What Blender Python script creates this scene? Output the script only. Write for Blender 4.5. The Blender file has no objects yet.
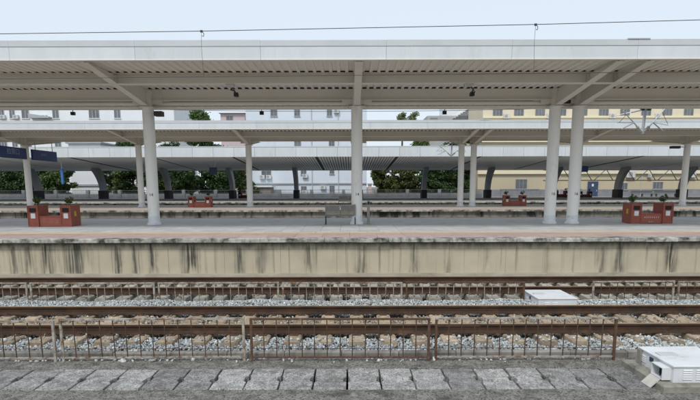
import bpy, math, random
import numpy as np
from mathutils import Matrix, Vector
random.seed(7); rng = np.random.default_rng(7)
scene = bpy.context.scene
col = scene.collection
R = math.radians

# ------------------------------------------------------------------ camera
CZ = 2.6                                        # eye height above the rail heads (z = 0)
F, HORIZON, CY = 510.0, 186.5, 260.0            # focal length, horizon and optical centre in photo pixels (700 x 400)
PITCH = math.atan((CY - HORIZON) / F)
cam_d = bpy.data.cameras.new('camera'); cam = bpy.data.objects.new('camera', cam_d); col.objects.link(cam)
cam_d.sensor_width = 36; cam_d.lens = 36 * F / 700
cam_d.shift_y = (CY - 200) / 700
cam_d.clip_start = 0.05; cam_d.clip_end = 3000
cam.matrix_world = Matrix.Translation((0, 0, CZ)) @ Matrix.Rotation(math.pi / 2 - PITCH, 4, 'X') @ Matrix.Rotation(R(-0.14), 4, 'Z')
scene.camera = cam

# ------------------------------------------------------------------ world, sun, exposure
SUN_EL, SUN_AZ = 52, 205                         # bright overcast, sun high behind the camera
world = bpy.data.worlds.new('World'); scene.world = world; world.use_nodes = True
wn = world.node_tree; wn.nodes.clear()
sky = wn.nodes.new('ShaderNodeTexSky'); sky.sky_type = 'NISHITA'; sky.sun_disc = False
sky.sun_elevation = R(SUN_EL); sky.sun_rotation = R(SUN_AZ); sky.dust_density = 3.0; sky.air_density = 1.0
mixw = wn.nodes.new('ShaderNodeMixRGB'); mixw.inputs[0].default_value = 0.80
mixw.inputs[2].default_value = (6.3, 7.0, 7.65, 1)      # thin even cloud over the blue
bg = wn.nodes.new('ShaderNodeBackground'); bg.inputs[1].default_value = 0.10
wo = wn.nodes.new('ShaderNodeOutputWorld')
wn.links.new(sky.outputs[0], mixw.inputs[1]); wn.links.new(mixw.outputs[0], bg.inputs[0]); wn.links.new(bg.outputs[0], wo.inputs[0])
sun_d = bpy.data.lights.new('sun', 'SUN'); sun_d.energy = 1.5; sun_d.angle = R(11); sun_d.color = (1, 0.96, 0.9)
sun = bpy.data.objects.new('sun', sun_d); col.objects.link(sun)
az = R(SUN_AZ); dvec = Vector((math.sin(az) * math.cos(R(SUN_EL)), math.cos(az) * math.cos(R(SUN_EL)), math.sin(R(SUN_EL))))
sun.rotation_euler = dvec.to_track_quat('Z', 'Y').to_euler(); sun.location = dvec * 60
scene.view_settings.view_transform = 'Standard'; scene.view_settings.look = 'None'
scene.view_settings.exposure = 0.46; scene.view_settings.gamma = 1

# ------------------------------------------------------------------ pixel -> direction helpers
def ray(px, py):
    a = (px - 350) / F; b = (CY - py) / F
    return Vector((a, math.cos(PITCH) + b * math.sin(PITCH), -math.sin(PITCH) + b * math.cos(PITCH)))
def at_z(px, py, z):
    r = ray(px, py); t = (z - CZ) / r.z; return r.x * t, r.y * t
def at_Y(px, py, Y):
    r = ray(px, py); t = Y / r.y; return r.x * t, CZ + r.z * t

# ------------------------------------------------------------------ materials
MATS = {}
def mat(name, c1, c2=None, scale=4.0, rough=0.8, bump=0.0, bscale=None, metal=0.0, spec=0.3, speck=None, speck_scale=60, speck_w=0.12,
        stretch=(1, 1, 1), rand=0.0, dirt=None, dirt_scale=1.2, dirt_lo=0.55, dirt_hi=0.75, attr=None):
    m = bpy.data.materials.new(name); m.use_nodes = True; MATS[name] = m
    nt = m.node_tree; N = nt.nodes; L = nt.links
    b = N['Principled BSDF']; b.inputs['Roughness'].default_value = rough; b.inputs['Metallic'].default_value = metal
    b.inputs['Specular IOR Level'].default_value = spec
    geo = N.new('ShaderNodeNewGeometry'); mp = N.new('ShaderNodeMapping'); mp.inputs['Scale'].default_value = stretch
    L.new(geo.outputs['Position'], mp.inputs['Vector']); vec = mp.outputs[0]
    def noise(s, det=5.0, rg=0.6):
        n = N.new('ShaderNodeTexNoise'); n.inputs['Scale'].default_value = s; n.inputs['Detail'].default_value = det
        n.inputs['Roughness'].default_value = rg; L.new(vec, n.inputs['Vector']); return n
    def remap(sock, lo, hi):
        r = N.new('ShaderNodeMapRange'); r.inputs[1].default_value = lo; r.inputs[2].default_value = hi; L.new(sock, r.inputs[0]); return r.outputs[0]
    def mix(fac, a, bcol, blend='MIX'):
        x = N.new('ShaderNodeMixRGB'); x.blend_type = blend
        for i, s in ((0, fac), (1, a), (2, bcol)):
            if isinstance(s, (int, float)): x.inputs[i].default_value = s
            elif isinstance(s, tuple): x.inputs[i].default_value = s + (1,)
            else: L.new(s, x.inputs[i])
        return x.outputs[0]
    c = c1
    if attr:
        a = N.new('ShaderNodeAttribute'); a.attribute_name = attr; c = a.outputs['Color']
    if c2 is not None:
        c = mix(remap(noise(scale).outputs['Fac'], 0.35, 0.65), c, c2)
    if dirt is not None:
        c = mix(remap(noise(dirt_scale, 7, 0.7).outputs['Fac'], dirt_lo, dirt_hi), c, dirt)
    if speck is not None:
        c = mix(remap(noise(speck_scale, 3, 0.8).outputs['Fac'], 0.5, 0.5 + speck_w), c, speck)
    if rand:
        oi = N.new('ShaderNodeObjectInfo'); v = N.new('ShaderNodeMapRange'); v.inputs[3].default_value = 1 - rand; v.inputs[4].default_value = 1 + rand
        L.new(oi.outputs['Random'], v.inputs[0])
        hs = N.new('ShaderNodeHueSaturation'); L.new(v.outputs[0], hs.inputs['Value'])
        if isinstance(c, tuple): hs.inputs['Color'].default_value = c + (1,)
        else: L.new(c, hs.inputs['Color'])
        c = hs.outputs[0]
    if isinstance(c, tuple): b.inputs['Base Color'].default_value = c + (1,)
    else: L.new(c, b.inputs['Base Color'])
    if bump:
        bn = noise(bscale or scale * 4, 6, 0.65); bp = N.new('ShaderNodeBump'); bp.inputs['Strength'].default_value = bump; bp.inputs['Distance'].default_value = 0.02
        L.new(bn.outputs['Fac'], bp.inputs['Height']); L.new(bp.outputs[0], b.inputs['Normal'])
    m['nodes'] = 1
    return m

mat('ground', (.20, .18, .14), (.14, .13, .10), .8, .95, .4, 6)
mat('bed', (.085, .078, .066), (.045, .04, .034), 14, .95, .8, 30)  # dark base seen in the gaps between the stones
mat('bed_far', (.34, .32, .28), (.24, .22, .19), 14, .95, .8, 30)
mat('stone', (.5, .5, .5), None, rough=.9, attr='Col', speck=(.25, .24, .22), speck_scale=45, speck_w=.3, spec=.2)
mat('rail_side', (.070, .038, .022), (.034, .021, .015), 5, .8, .25, 60, dirt=(.12, .062, .032), dirt_scale=3, stretch=(.5, 1, 1))
mat('rail_top', (.50, .36, .22), (.36, .24, .14), 3, .42, 0, metal=.35, spec=.5, stretch=(.15, 1, 1))
mat('sleeper', (.40, .325, .235), (.27, .215, .155), 8, .9, .5, 40, dirt=(.17, .12, .08), dirt_scale=4, dirt_lo=.55, dirt_hi=.75, rand=.2)
mat('sleeper_grey', (.38, .365, .32), (.27, .255, .22), 6, .9, .3, 50, dirt=(.15, .12, .09), dirt_scale=5, rand=.14)
mat('clip', (.06, .045, .035), (.10, .06, .04), 20, .8, .2, 80)
mat('apron', (.29, .278, .25), (.17, .163, .148), 7.0, .96, 1.0, 45, speck=(.05, .048, .044), speck_scale=34, speck_w=.10, dirt=(.085, .08, .072), dirt_scale=2.6, dirt_lo=.5, dirt_hi=.68)
mat('slab', (.46, .455, .445), (.27, .265, .26), 9, .94, 1.0, 55, speck=(.10, .098, .095), speck_scale=40, speck_w=.10, dirt=(.15, .147, .138), dirt_scale=4.2, dirt_lo=.48, dirt_hi=.68, rand=.28)
mat('trench', (.02, .019, .017), None, rough=1)
mat('kerb', (.27, .255, .23), (.16, .15, .135), 3, .92, .4, 40, dirt=(.09, .08, .07), dirt_scale=2.2, rand=.2)
mat('weed', (.09, .15, .03), (.06, .10, .025), 20, .8)
mat('paint_worn', (.40, .385, .35), (.27, .24, .20), 9, .75, .2, 60, dirt=(.17, .10, .06), dirt_scale=7, dirt_lo=.47, dirt_hi=.60, metal=.0)
mat('rust', (.13, .07, .042), (.075, .045, .032), 12, .85, .3, 70, dirt=(.24, .17, .13), dirt_scale=5, dirt_lo=.6, dirt_hi=.7)
mat('rust_dark', (.10, .06, .038), (.06, .038, .027), 12, .85, .2, 70)
mat('metal_white', (.66, .68, .70), (.58, .60, .615), 3, .45, .03, 20, dirt=(.40, .39, .36), dirt_scale=3, dirt_lo=.55, dirt_hi=.8, spec=.4)
mat('metal_grey', (.55, .56, .56), (.47, .475, .47), 4, .5, .05, 20, dirt=(.30, .28, .25), dirt_scale=5, dirt_lo=.6, dirt_hi=.78)
mat('hatch', (.50, .49, .44), (.40, .39, .35), 6, .6)
mat('label_dark', (.03, .05, .10), None, rough=.5)
mat('dark', (.015, .015, .017), None, rough=.7)
mat('plinth', (.30, .29, .25), (.20, .19, .165), 4, .93, .5, 40, dirt=(.11, .105, .09), dirt_scale=3)
mat('ledge', (.50, .46, .38), (.38, .345, .28), 3, .9, .2, 20, dirt=(.2, .18, .15), dirt_scale=2, stretch=(.5, 1, 1))
mat('coping', (.50, .49, .45), (.33, .32, .29), 5, .9, .4, 30, dirt=(.06, .058, .05), dirt_scale=2.4, dirt_lo=.45, dirt_hi=.62, rand=.18)
mat('pink_slab', (.46, .345, .315), (.39, .30, .275), 3, .88, .15, 50, dirt=(.27, .22, .205), dirt_scale=2, rand=.07)
mat('tactile', (.62, .49, .30), (.55, .44, .30), 4, .85, .15, 60, dirt=(.40, .33, .25), dirt_scale=3, rand=.06)
mat('paver', (.52, .53, .54), (.45, .46, .47), 2, .8, .1, 60, dirt=(.36, .365, .37), dirt_scale=1.3, dirt_lo=.5, dirt_hi=.75, rand=.08)
mat('paving', (.52, .53, .54), (.45, .46, .47), 2, .8, .1, 60, dirt=(.36, .365, .37), dirt_scale=1.3, dirt_lo=.5, dirt_hi=.75)
mat('paving_far', (.40, .375, .34), (.35, .33, .30), .7, .9, .1, 20)
mat('paving_dark', (.34, .34, .335), (.29, .29, .285), .8, .85, .1, 20)
mat('wall_low', (.30, .285, .25), (.20, .19, .17), 2, .95, .3, 20, dirt=(.035, .034, .03), dirt_scale=1.6, dirt_lo=.46, dirt_hi=.6, stretch=(1, 1, .25))
mat('canopy_white', (.66, .70, .725), (.61, .65, .675), .8, .45, .02, 8, dirt=(.50, .51, .50), dirt_scale=1.0, dirt_lo=.55, dirt_hi=.85, rand=.035, stretch=(2.2, 1, .5), spec=.4)
mat('flashing', (.58, .61, .635), (.53, .56, .58), 1.2, .45, 0, dirt=(.50, .48, .44), dirt_scale=1.5, dirt_lo=.6, dirt_hi=.8, spec=.4)
mat('canopy_steel', (.79, .765, .70), (.75, .725, .66), .7, .55, .03, 10, dirt=(.62, .575, .50), dirt_scale=1.3, dirt_lo=.62, dirt_hi=.8)
mat('deck', (.83, .805, .74), (.79, .765, .70), .5, .6, .02, 10, dirt=(.66, .61, .54), dirt_scale=.9, dirt_lo=.6, dirt_hi=.85)
mat('column', (.85, .85, .82), (.81, .81, .78), 1.1, .5, .03, 8, dirt=(.55, .53, .48), dirt_scale=2.5, dirt_lo=.58, dirt_hi=.8, spec=.4, stretch=(1, 1, .35))
mat('column_foot', (.76, .79, .83), (.70, .73, .77), 2, .5, .03, 8, dirt=(.36, .35, .33), dirt_scale=5, dirt_lo=.54, dirt_hi=.8)
mat('mark', (.03, .03, .035), None, rough=.7)
mat('red_box', (.33, .10, .07), (.28, .082, .058), 5, .6, .1, 30, dirt=(.32, .14, .11), dirt_scale=3, dirt_lo=.58, dirt_hi=.75)
mat('red_dark', (.12, .022, .025), (.09, .02, .02), 5, .6)
mat('red_bench', (.37, .12, .085), (.32, .10, .07), 5, .6, .1, 30, dirt=(.38, .2, .17), dirt_scale=4, dirt_lo=.58, dirt_hi=.75)
mat('notice', (.72, .73, .74), None, rough=.6)
mat('plaque', (.55, .42, .04), None, rough=.5)
mat('leaf', (.045, .085, .022), (.075, .12, .03), 7, .6, spec=.25, rand=.1)
mat('leaf_dark', (.028, .058, .022), (.075, .125, .042), .9, .6, spec=.25)
mat('leaf_mid', (.045, .085, .026), (.115, .165, .050), .8, .6, spec=.25)
mat('leaf_brown', (.050, .075, .022), (.125, .135, .045), .8, .65, spec=.2)
mat('leaf_pale', (.13, .17, .08), (.20, .24, .12), .8, .6)
mat('bark', (.10, .08, .06), (.07, .055, .045), 4, .95, .4, 20)
mat('bench_metal', (.30, .29, .265), (.24, .23, .21), 6, .45, .05, 30, metal=.35)
mat('bench_seat', (.34, .32, .24), (.28, .26, .20), 6, .45, .05, 30, metal=.25)
mat('wire', (.06, .06, .065), None, rough=.6)
mat('galv', (.52, .54, .56), (.44, .46, .48), 5, .45, 0, metal=.3)
mat('insulator', (.55, .53, .50), None, rough=.4)
mat('black_box', (.03, .03, .033), (.05, .05, .05), 8, .5)
mat('sign_blue', (.025, .05, .16), (.03, .06, .18), 1, .5)
mat('sign_bright', (.03, .14, .42), None, rough=.5)
mat('sign_text', (.28, .33, .45), None, rough=.6)
mat('screen', (.035, .055, .09), None, rough=.4)
mat('slat', (.88, .89, .90), (.85, .86, .87), .3, .5, 0)
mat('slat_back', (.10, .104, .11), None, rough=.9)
mat('arch_grey', (.36, .37, .39), (.31, .32, .34), .8, .5, .02, 6, metal=.1)
mat('arch_base', (.022, .023, .026), (.03, .03, .034), 2, .6)
mat('back_wall', (.36, .37, .38), (.29, .30, .31), .8, .9, .2, 8, dirt=(.18, .18, .175), dirt_scale=1.0)
mat('railing', (.14, .15, .165), None, rough=.6)
mat('blue_wall', (.63, .69, .765), (.60, .66, .735), .3, .9, .05, 6, dirt=(.44, .49, .56), dirt_scale=.35, dirt_lo=.6, dirt_hi=.85, stretch=(1, 1, .4))
mat('white_wall', (.76, .80, .83), (.71, .75, .78), .3, .9, .05, 6, dirt=(.55, .57, .58), dirt_scale=.4, dirt_lo=.6, dirt_hi=.85, stretch=(1, 1, .4))
mat('yellow_wall', (.55, .48, .345), (.51, .445, .32), .3, .9, .05, 6, dirt=(.45, .37, .24), dirt_scale=.5, dirt_lo=.6, dirt_hi=.85, stretch=(1, 1, .3))
mat('cream', (.74, .68, .50), (.70, .64, .46), .5, .85)
mat('pink_wall', (.60, .50, .50), (.55, .46, .46), .4, .9)
mat('grey_wall', (.42, .43, .45), (.36, .37, .39), .5, .9, dirt=(.28, .28, .28), dirt_scale=.7)
mat('dado', (.27, .28, .30), (.22, .23, .245), 1.2, .9, .15, 8)
mat('roof_red', (.30, .09, .07), (.25, .08, .065), 2, .85)
mat('frame', (.33, .34, .35), None, rough=.6)
mat('frame_white', (.62, .63, .64), None, rough=.6)
mat('glass', (.10, .115, .13), (.16, .175, .19), .7, .12, spec=.6)
mat('pipe', (.50, .52, .54), None, rough=.6)
mat('ac_white', (.62, .63, .62), (.52, .53, .52), 2, .6)
mat('door_blue', (.05, .075, .14), (.06, .085, .15), 2, .5)
mat('brick', (.30, .25, .235), (.22, .19, .18), 5, .9, dirt=(.42, .40, .38), dirt_scale=2)

# stained rendered wall of the nearest platform: streaks of black mould with a shape of their own
def stained_wall():
    m = mat('stained_wall', (.53, .47, .35), (.475, .42, .315), 1.4, .92, .15, 12)
    nt = m.node_tree; N = nt.nodes; L = nt.links; b = N['Principled BSDF']
    base = b.inputs['Base Color'].links[0].from_socket
    geo = N.new('ShaderNodeNewGeometry'); sp = N.new('ShaderNodeSeparateXYZ'); L.new(geo.outputs['Position'], sp.inputs[0])
    def math_(op, a, c, clamp=False):
        x = N.new('ShaderNodeMath'); x.operation = op; x.use_clamp = clamp
        for i, s in ((0, a), (1, c)):
            if isinstance(s, (int, float)): x.inputs[i].default_value = s
            else: L.new(s, x.inputs[i])
        return x.outputs[0]
    def noise(sx, sz, det=4, off=0):
        cb = N.new('ShaderNodeCombineXYZ'); L.new(math_('MULTIPLY', sp.outputs['X'], sx), cb.inputs[0]); L.new(math_('MULTIPLY', sp.outputs['Z'], sz), cb.inputs[2]); cb.inputs[1].default_value = off
        n = N.new('ShaderNodeTexNoise'); n.inputs['Scale'].default_value = 1; n.inputs['Detail'].default_value = det; L.new(cb.outputs[0], n.inputs['Vector']); return n.outputs['Fac']
    def rng_(s, lo, hi, a=0, c=1):
        r = N.new('ShaderNodeMapRange'); r.inputs[1].default_value = lo; r.inputs[2].default_value = hi; r.inputs[3].default_value = a; r.inputs[4].default_value = c; L.new(s, r.inputs[0]); return r.outputs[0]
    wob = math_('MULTIPLY', math_('SUBTRACT', noise(2.0, 3.0, 4, 9), .5), .22)
    xw = math_('ADD', sp.outputs['X'], wob)
    fac = rng_(xw, -12.5, 12.5)
    peaks = [(17, 4, .7), (31, 6, .6), (49, 6, .85), (77, 13, .9), (119, 4, .85), (137, 4, .85), (154, 4, .9), (191, 8, 1), (240, 5, .8), (262, 6, .55),
             (309, 4, .75), (361, 6, .7), (414, 4, .7), (447, 3, .6), (485, 3, .35), (545, 3, .4), (600, 4, .65), (618, 6, .85), (669, 6, .95)]
    def ramp_of(pk):
        rp = N.new('ShaderNodeValToRGB'); L.new(fac, rp.inputs[0]); el = rp.color_ramp.elements
        el[0].position = 0; el[0].color = (0, 0, 0, 1); el[1].position = 1; el[1].color = (0, 0, 0, 1)
        for px, w, a in pk:
            x = (px - 350) * 16.25 / F; hw = w * 16.25 / F * 1.5
            for xx, aa in ((x - hw, 0.0), (x, a), (x + hw, 0.0)):
                e = el.new((xx + 12.5) / 25); e.color = (aa, aa, aa, 1)
        return rp.outputs[0]
    ramp = math_('MAXIMUM', ramp_of(peaks[0::2]), ramp_of(peaks[1::2]))
    fine = rng_(noise(13, .7, 6, 2), .35, .57)
    top = rng_(sp.outputs['Z'], -.15, .86, .35, 1.15)
    lenn = noise(3.3, .0, 2, 5)                                    # each streak ends at its own height
    reach = rng_(math_('SUBTRACT', sp.outputs['Z'], rng_(lenn, .3, .7, -.95, .45)), -.12, .22)
    main = math_('MULTIPLY', math_('MULTIPLY', ramp, fine), math_('MULTIPLY', reach, 1.45), True)
    thin = math_('MULTIPLY', rng_(noise(6.0, .15, 6, 7), .55, .72), math_('MULTIPLY', reach, .68), True)
    edge = math_('MULTIPLY', rng_(math_('ADD', sp.outputs['Z'], math_('MULTIPLY', noise(6, .6, 5, 4), .30)), .80, .98), .85)
    tot = math_('MAXIMUM', math_('MAXIMUM', main, thin), edge, True)
    mx = N.new('ShaderNodeMixRGB'); L.new(math_('MULTIPLY', tot, .93), mx.inputs[0]); L.new(base, mx.inputs[1]); mx.inputs[2].default_value = (.04, .042, .038, 1)
    # broad grey-green weathering
    gw = N.new('ShaderNodeMixRGB'); L.new(math_('MULTIPLY', rng_(noise(1.1, .9, 5, 12), .48, .8), .45), gw.inputs[0]); L.new(mx.outputs[0], gw.inputs[1]); gw.inputs[2].default_value = (.30, .29, .235, 1)
    L.new(gw.outputs[0], b.inputs['Base Color'])
stained_wall()

# ------------------------------------------------------------------ mesh helpers
WLOC = {}
class MB:
    def __init__(s): s.v = []; s.f = []
    def add(s, vs, fs):
        n = len(s.v); s.v += [tuple(p) for p in vs]; s.f += [tuple(i + n for i in f) for f in fs]; return s
    def box(s, x0, x1, y0, y1, z0, z1):
        return s.add([(x0, y0, z0), (x1, y0, z0), (x1, y1, z0), (x0, y1, z0), (x0, y0, z1), (x1, y0, z1), (x1, y1, z1), (x0, y1, z1)],
                     [(3, 2, 1, 0), (4, 5, 6, 7), (0, 1, 5, 4), (1, 2, 6, 5), (2, 3, 7, 6), (3, 0, 4, 7)])
    def cbox(s, x0, x1, y0, y1, z0, z1, c=.01):                     # box with chamfered top edges
        a = [(x0, y0, z0), (x1, y0, z0), (x1, y1, z0), (x0, y1, z0)]
        b = [(x0, y0, z1 - c), (x1, y0, z1 - c), (x1, y1, z1 - c), (x0, y1, z1 - c)]
        d = [(x0 + c, y0 + c, z1), (x1 - c, y0 + c, z1), (x1 - c, y1 - c, z1), (x0 + c, y1 - c, z1)]
        fs = [(3, 2, 1, 0), (8, 9, 10, 11)]
        for k in range(4):
            j = (k + 1) % 4; fs += [(k, j, 4 + j, 4 + k), (4 + k, 4 + j, 8 + j, 8 + k)]
        return s.add(a + b + d, fs)
    def prism(s, pts, d):                                          # polygon pts extruded by the vector d
        n = len(pts); q = [(p[0] + d[0], p[1] + d[1], p[2] + d[2]) for p in pts]
        return s.add(list(pts) + q, [tuple(range(n))[::-1], tuple(range(n, 2 * n))] + [(i, (i + 1) % n, n + (i + 1) % n, n + i) for i in range(n)])
    def tube(s, p0, p1, r0, r1=None, n=8):
        r1 = r0 if r1 is None else r1; p0 = Vector(p0); p1 = Vector(p1); d = (p1 - p0).normalized()
        u = d.orthogonal().normalized(); w = d.cross(u); vs = []
        for p, r in ((p0, r0), (p1, r1)):
            for k in range(n):
                a = 2 * math.pi * k / n; vs.append(p + (u * math.cos(a) + w * math.sin(a)) * r)
        return s.add(vs, [tuple(range(n))[::-1], tuple(range(n, 2 * n))] + [(k, (k + 1) % n, n + (k + 1) % n, n + k) for k in range(n)])
    def path(s, pts, r, n=6):
        for a, b in zip(pts[:-1], pts[1:]): s.tube(a, b, r, r, n)
        return s
    def lathe(s, prof, cx, cy, n=28):
        vs = []
        for r, z in prof:
            for k in range(n):
                a = 2 * math.pi * k / n; vs.append((cx + r * math.cos(a), cy + r * math.sin(a), z))
        m = len(prof); fs = [tuple(range(n))[::-1], tuple(range((m - 1) * n, m * n))]
        for i in range(m - 1):
            for k in range(n): fs.append((i * n + k, i * n + (k + 1) % n, (i + 1) * n + (k + 1) % n, (i + 1) * n + k))
        return s.add(vs, fs)
    def beam(s, p0, p1, wx, wz):                                   # straight bar of rectangular section
        p0 = Vector(p0); p1 = Vector(p1); d = (p1 - p0).normalized(); u = d.cross(Vector((0, 0, 1)))
        if u.length < .01: u = Vector((1, 0, 0))
        u.normalize(); w = u.cross(d); vs = []
        for p in (p0, p1):
            for a, b in ((-1, -1), (1, -1), (1, 1), (-1, 1)): vs.append(p + u * a * wx / 2 + w * b * wz / 2)
        return s.add(vs, [(3, 2, 1, 0), (4, 5, 6, 7), (0, 1, 5, 4), (1, 2, 6, 5), (2, 3, 7, 6), (3, 0, 4, 7)])
    def mesh(s, name, m, org=(0, 0, 0), smooth=False):
        me = bpy.data.meshes.new(name)
        me.from_pydata([(x - org[0], y - org[1], z - org[2]) for x, y, z in s.v], [], s.f); me.update()
        if m: me.materials.append(MATS[m])
        if smooth:
            me.polygons.foreach_set('use_smooth', [True] * len(me.polygons))
            try: me.set_sharp_from_angle(angle=R(35))
            except Exception: pass
        return me
    def build(s, name, m, parent=None, smooth=False, loc=None):
        """verts are in world space; origin at the parent's place, or at loc / centre of the base"""
        if parent is not None: org = WLOC[parent.name] if loc is None else loc
        elif loc is not None: org = loc
        else:
            a = np.array(s.v); org = tuple((a.min(0)[:2] + a.max(0)[:2]) / 2) + (float(a[:, 2].min()),)
        org = tuple(float(t) for t in org)
        o = bpy.data.objects.new(name, s.mesh(name, m, org, smooth)); col.objects.link(o); WLOC[o.name] = org
        if parent is not None:
            o.parent = parent; o.location = Vector(org) - Vector(WLOC[parent.name])
        else: o.location = org
        return o
def inst(me, name, loc, parent, rot=(0, 0, 0), scale=(1, 1, 1)):
    o = bpy.data.objects.new(name, me); col.objects.link(o); WLOC[o.name] = tuple(loc)
    o.parent = parent; o.location = Vector(loc) - Vector(WLOC[parent.name]) if parent else loc
    o.rotation_euler = rot; o.scale = scale
    return o
def tag(o, label=None, cat=None, group=None, kind=None):
    if label: o['label'] = label
    if cat: o['category'] = cat
    if group: o['group'] = group
    if kind: o['kind'] = kind
    return o
def thing(name, loc, label, cat, group=None):
    o = bpy.data.objects.new(name, None); col.objects.link(o); o.location = loc; o.empty_display_size = .3
    WLOC[o.name] = tuple(loc); return tag(o, label, cat, group)
def copy_tree(o, parent=None):
    c = o.copy(); col.objects.link(c); c.parent = parent; WLOC[c.name] = WLOC[o.name]
    for ch in [k for k in bpy.data.objects if k.parent == o]: copy_tree(ch, c)
    return c
def text_mesh(body, size, m, name='lettering'):
    cu = bpy.data.curves.new('t', 'FONT'); cu.body = body; cu.size = size; cu.extrude = .002; cu.align_x = 'CENTER'; cu.align_y = 'CENTER'
    t = bpy.data.objects.new('t', cu); col.objects.link(t); bpy.context.view_layer.update()
    me = bpy.data.meshes.new_from_object(t.evaluated_get(bpy.context.evaluated_depsgraph_get())); me.name = name
    me.materials.clear(); me.materials.append(MATS[m]); bpy.data.objects.remove(t); return me
def bulk(name, verts, faces, m, colors=None, parent=None, quads=False):
    """numpy arrays -> one mesh object"""
    me = bpy.data.meshes.new(name); nf, k = faces.shape
    me.vertices.add(len(verts)); me.vertices.foreach_set('co', verts.astype(np.float32).ravel())
    me.loops.add(nf * k); me.loops.foreach_set('vertex_index', faces.astype(np.int32).ravel())
    me.polygons.add(nf); me.polygons.foreach_set('loop_start', np.arange(0, nf * k, k, dtype=np.int32))
    me.polygons.foreach_set('loop_total', np.full(nf, k, dtype=np.int32))
    if colors is not None:
        a = me.attributes.new('Col', 'FLOAT_COLOR', 'POINT'); a.data.foreach_set('color', colors.astype(np.float32).ravel())
    me.update(calc_edges=True); me.validate(); me.materials.append(MATS[m])
    o = bpy.data.objects.new(name, me); col.objects.link(o)
    if parent is not None: o.parent = parent; o.location = -Vector(WLOC[parent.name])
    WLOC[o.name] = (0, 0, 0); return o

# ================================================================== SETTING
tag(MB().add([(-1500, -300, -.66), (1500, -300, -.66), (1500, 2500, -.66), (-1500, 2500, -.66)], [(0, 1, 2, 3)]).build('ground', 'ground'), 'brown bare ground running out under the tracks and buildings', kind='structure')

# ---- near apron with its row of trench covers
ZA = -.37
Y_S0, Y_S1 = at_z(350, 389.3, ZA)[1], at_z(350, 368.8, ZA)[1]
ap = MB().box(-14, 14, -4, Y_S0 - .012, -.65, ZA)
ap.box(-14, 14, Y_S1 + .012, 8.60, -.65, ZA - .004)
apron = tag(ap.build('pavement', 'apron', loc=(0, 0, ZA)), 'rough grey concrete pavement in front of the near fence', kind='structure')
MB().box(-14, 14, Y_S0 - .012, Y_S1 + .012, -.657, -.635).build('trench_floor', 'trench', apron)
SW = .516
def slab_mesh(k):
    r = random.Random(k); w = SW - .026; d = Y_S1 - Y_S0; hw = w / 2; n0 = r.uniform(.30, .36); n1 = n0 + r.uniform(.20, .30)
    j = lambda a=.006: r.uniform(-a, a)
    pts = [(-hw + j(), 0 + j()), (-hw * .3, j()), (hw * .4, j()), (hw + j(), j()), (hw + j(.003), d * n0), (hw - .046 + j(), d * (n0 + .05)), (hw - .048 + j(), d * (n1 - .05)), (hw + j(.003), d * n1),
           (hw + j(), d + j()), (hw * .3, d + j()), (-hw * .4, d + j()), (-hw + j(), d + j()), (-hw + j(.003), d * n1), (-hw + .034 + j(), d * (n1 - .05)), (-hw + .034 + j(), d * (n0 + .06)), (-hw + j(.003), d * n0)]
    n = len(pts); cx, cy = 0, d / 2; c = .007
    ins = [(x - (c if x > 0 else -c), y - (c if y > cy else -c)) for x, y in pts]
    vs = [(x, y, -.13) for x, y in pts] + [(x, y, -.008) for x, y in pts] + [(x, y, 0) for x, y in ins]
    fs = [tuple(range(2 * n, 3 * n))] + [(i, (i + 1) % n, n + (i + 1) % n, n + i) for i in range(n)] + [(n + i, n + (i + 1) % n, 2 * n + (i + 1) % n, 2 * n + i) for i in range(n)]
    return MB().add(vs, fs).mesh('cover_slab', 'slab')
SM = [slab_mesh(k) for k in range(7)]
x_first = at_z(347, 379, ZA)[0]
for i in range(-17, 18):
    x = x_first - SW / 2 + i * SW
    if 4.46 < x + SW / 2 and x - SW / 2 < 5.8 and False: continue
    inst(SM[(i * 5 + 3) % 7], 'cover_slab', (x, Y_S0, ZA + random.uniform(-.006, .010)), apron, (random.uniform(-.006, .006), random.uniform(-.006, .006), random.uniform(-.008, .008)))

# weeds in the slab joints
wv, wf = [], []
for i in range(150):
    s = random.choice([(-1.9, Y_S0), (-3.05, Y_S0), (-3.6, Y_S0), (1.1, Y_S1), (2.2, Y_S0 + .3), (3.4, Y_S1), (-.6, Y_S1), (-5, Y_S0), (4.1, Y_S1 + .2), (-4.3, 8.3), (.4, 8.35), (2.9, 8.33)])
    x, y = s[0] + random.gauss(0, .05), s[1] + random.gauss(0, .012); a = random.uniform(0, 6.28); hh = random.uniform(.02, .055); n = len(wv)
    wv += [(x - .006 * math.cos(a), y - .006 * math.sin(a), ZA - .01), (x + .006 * math.cos(a), y + .006 * math.sin(a), ZA - .01), (x + random.gauss(0, .02), y + random.gauss(0, .02), ZA + hh)]; wf.append((n, n + 1, n + 2))
tag(MB().add(wv, wf).build('weeds', 'weed'), 'tiny green weeds sprouting from the joints of the pavement slabs', 'weeds', kind='stuff')

# ---- kerb that holds the ballast
ZK = -.26
kerb = tag(MB().box(-14, 14, 8.60, 8.72, -.64, ZK - .10).build('kerb', 'kerb', loc=(0, 8.6, -.4)), 'low weathered concrete kerb holding back the ballast', kind='structure')
KM = [MB().cbox(-.494, .494, -.012, .125, -.16, random.uniform(-.01, .006), .012).mesh('kerb_stone', 'kerb') for k in range(4)]
for i in range(-13, 14): inst(KM[i % 4], 'kerb_stone', (i + .35, 8.59 + random.uniform(-.006, .008), ZK + random.uniform(-.006, .006)), kerb, (0, random.uniform(-.006, .006), random.uniform(-.006, .006)))

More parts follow.
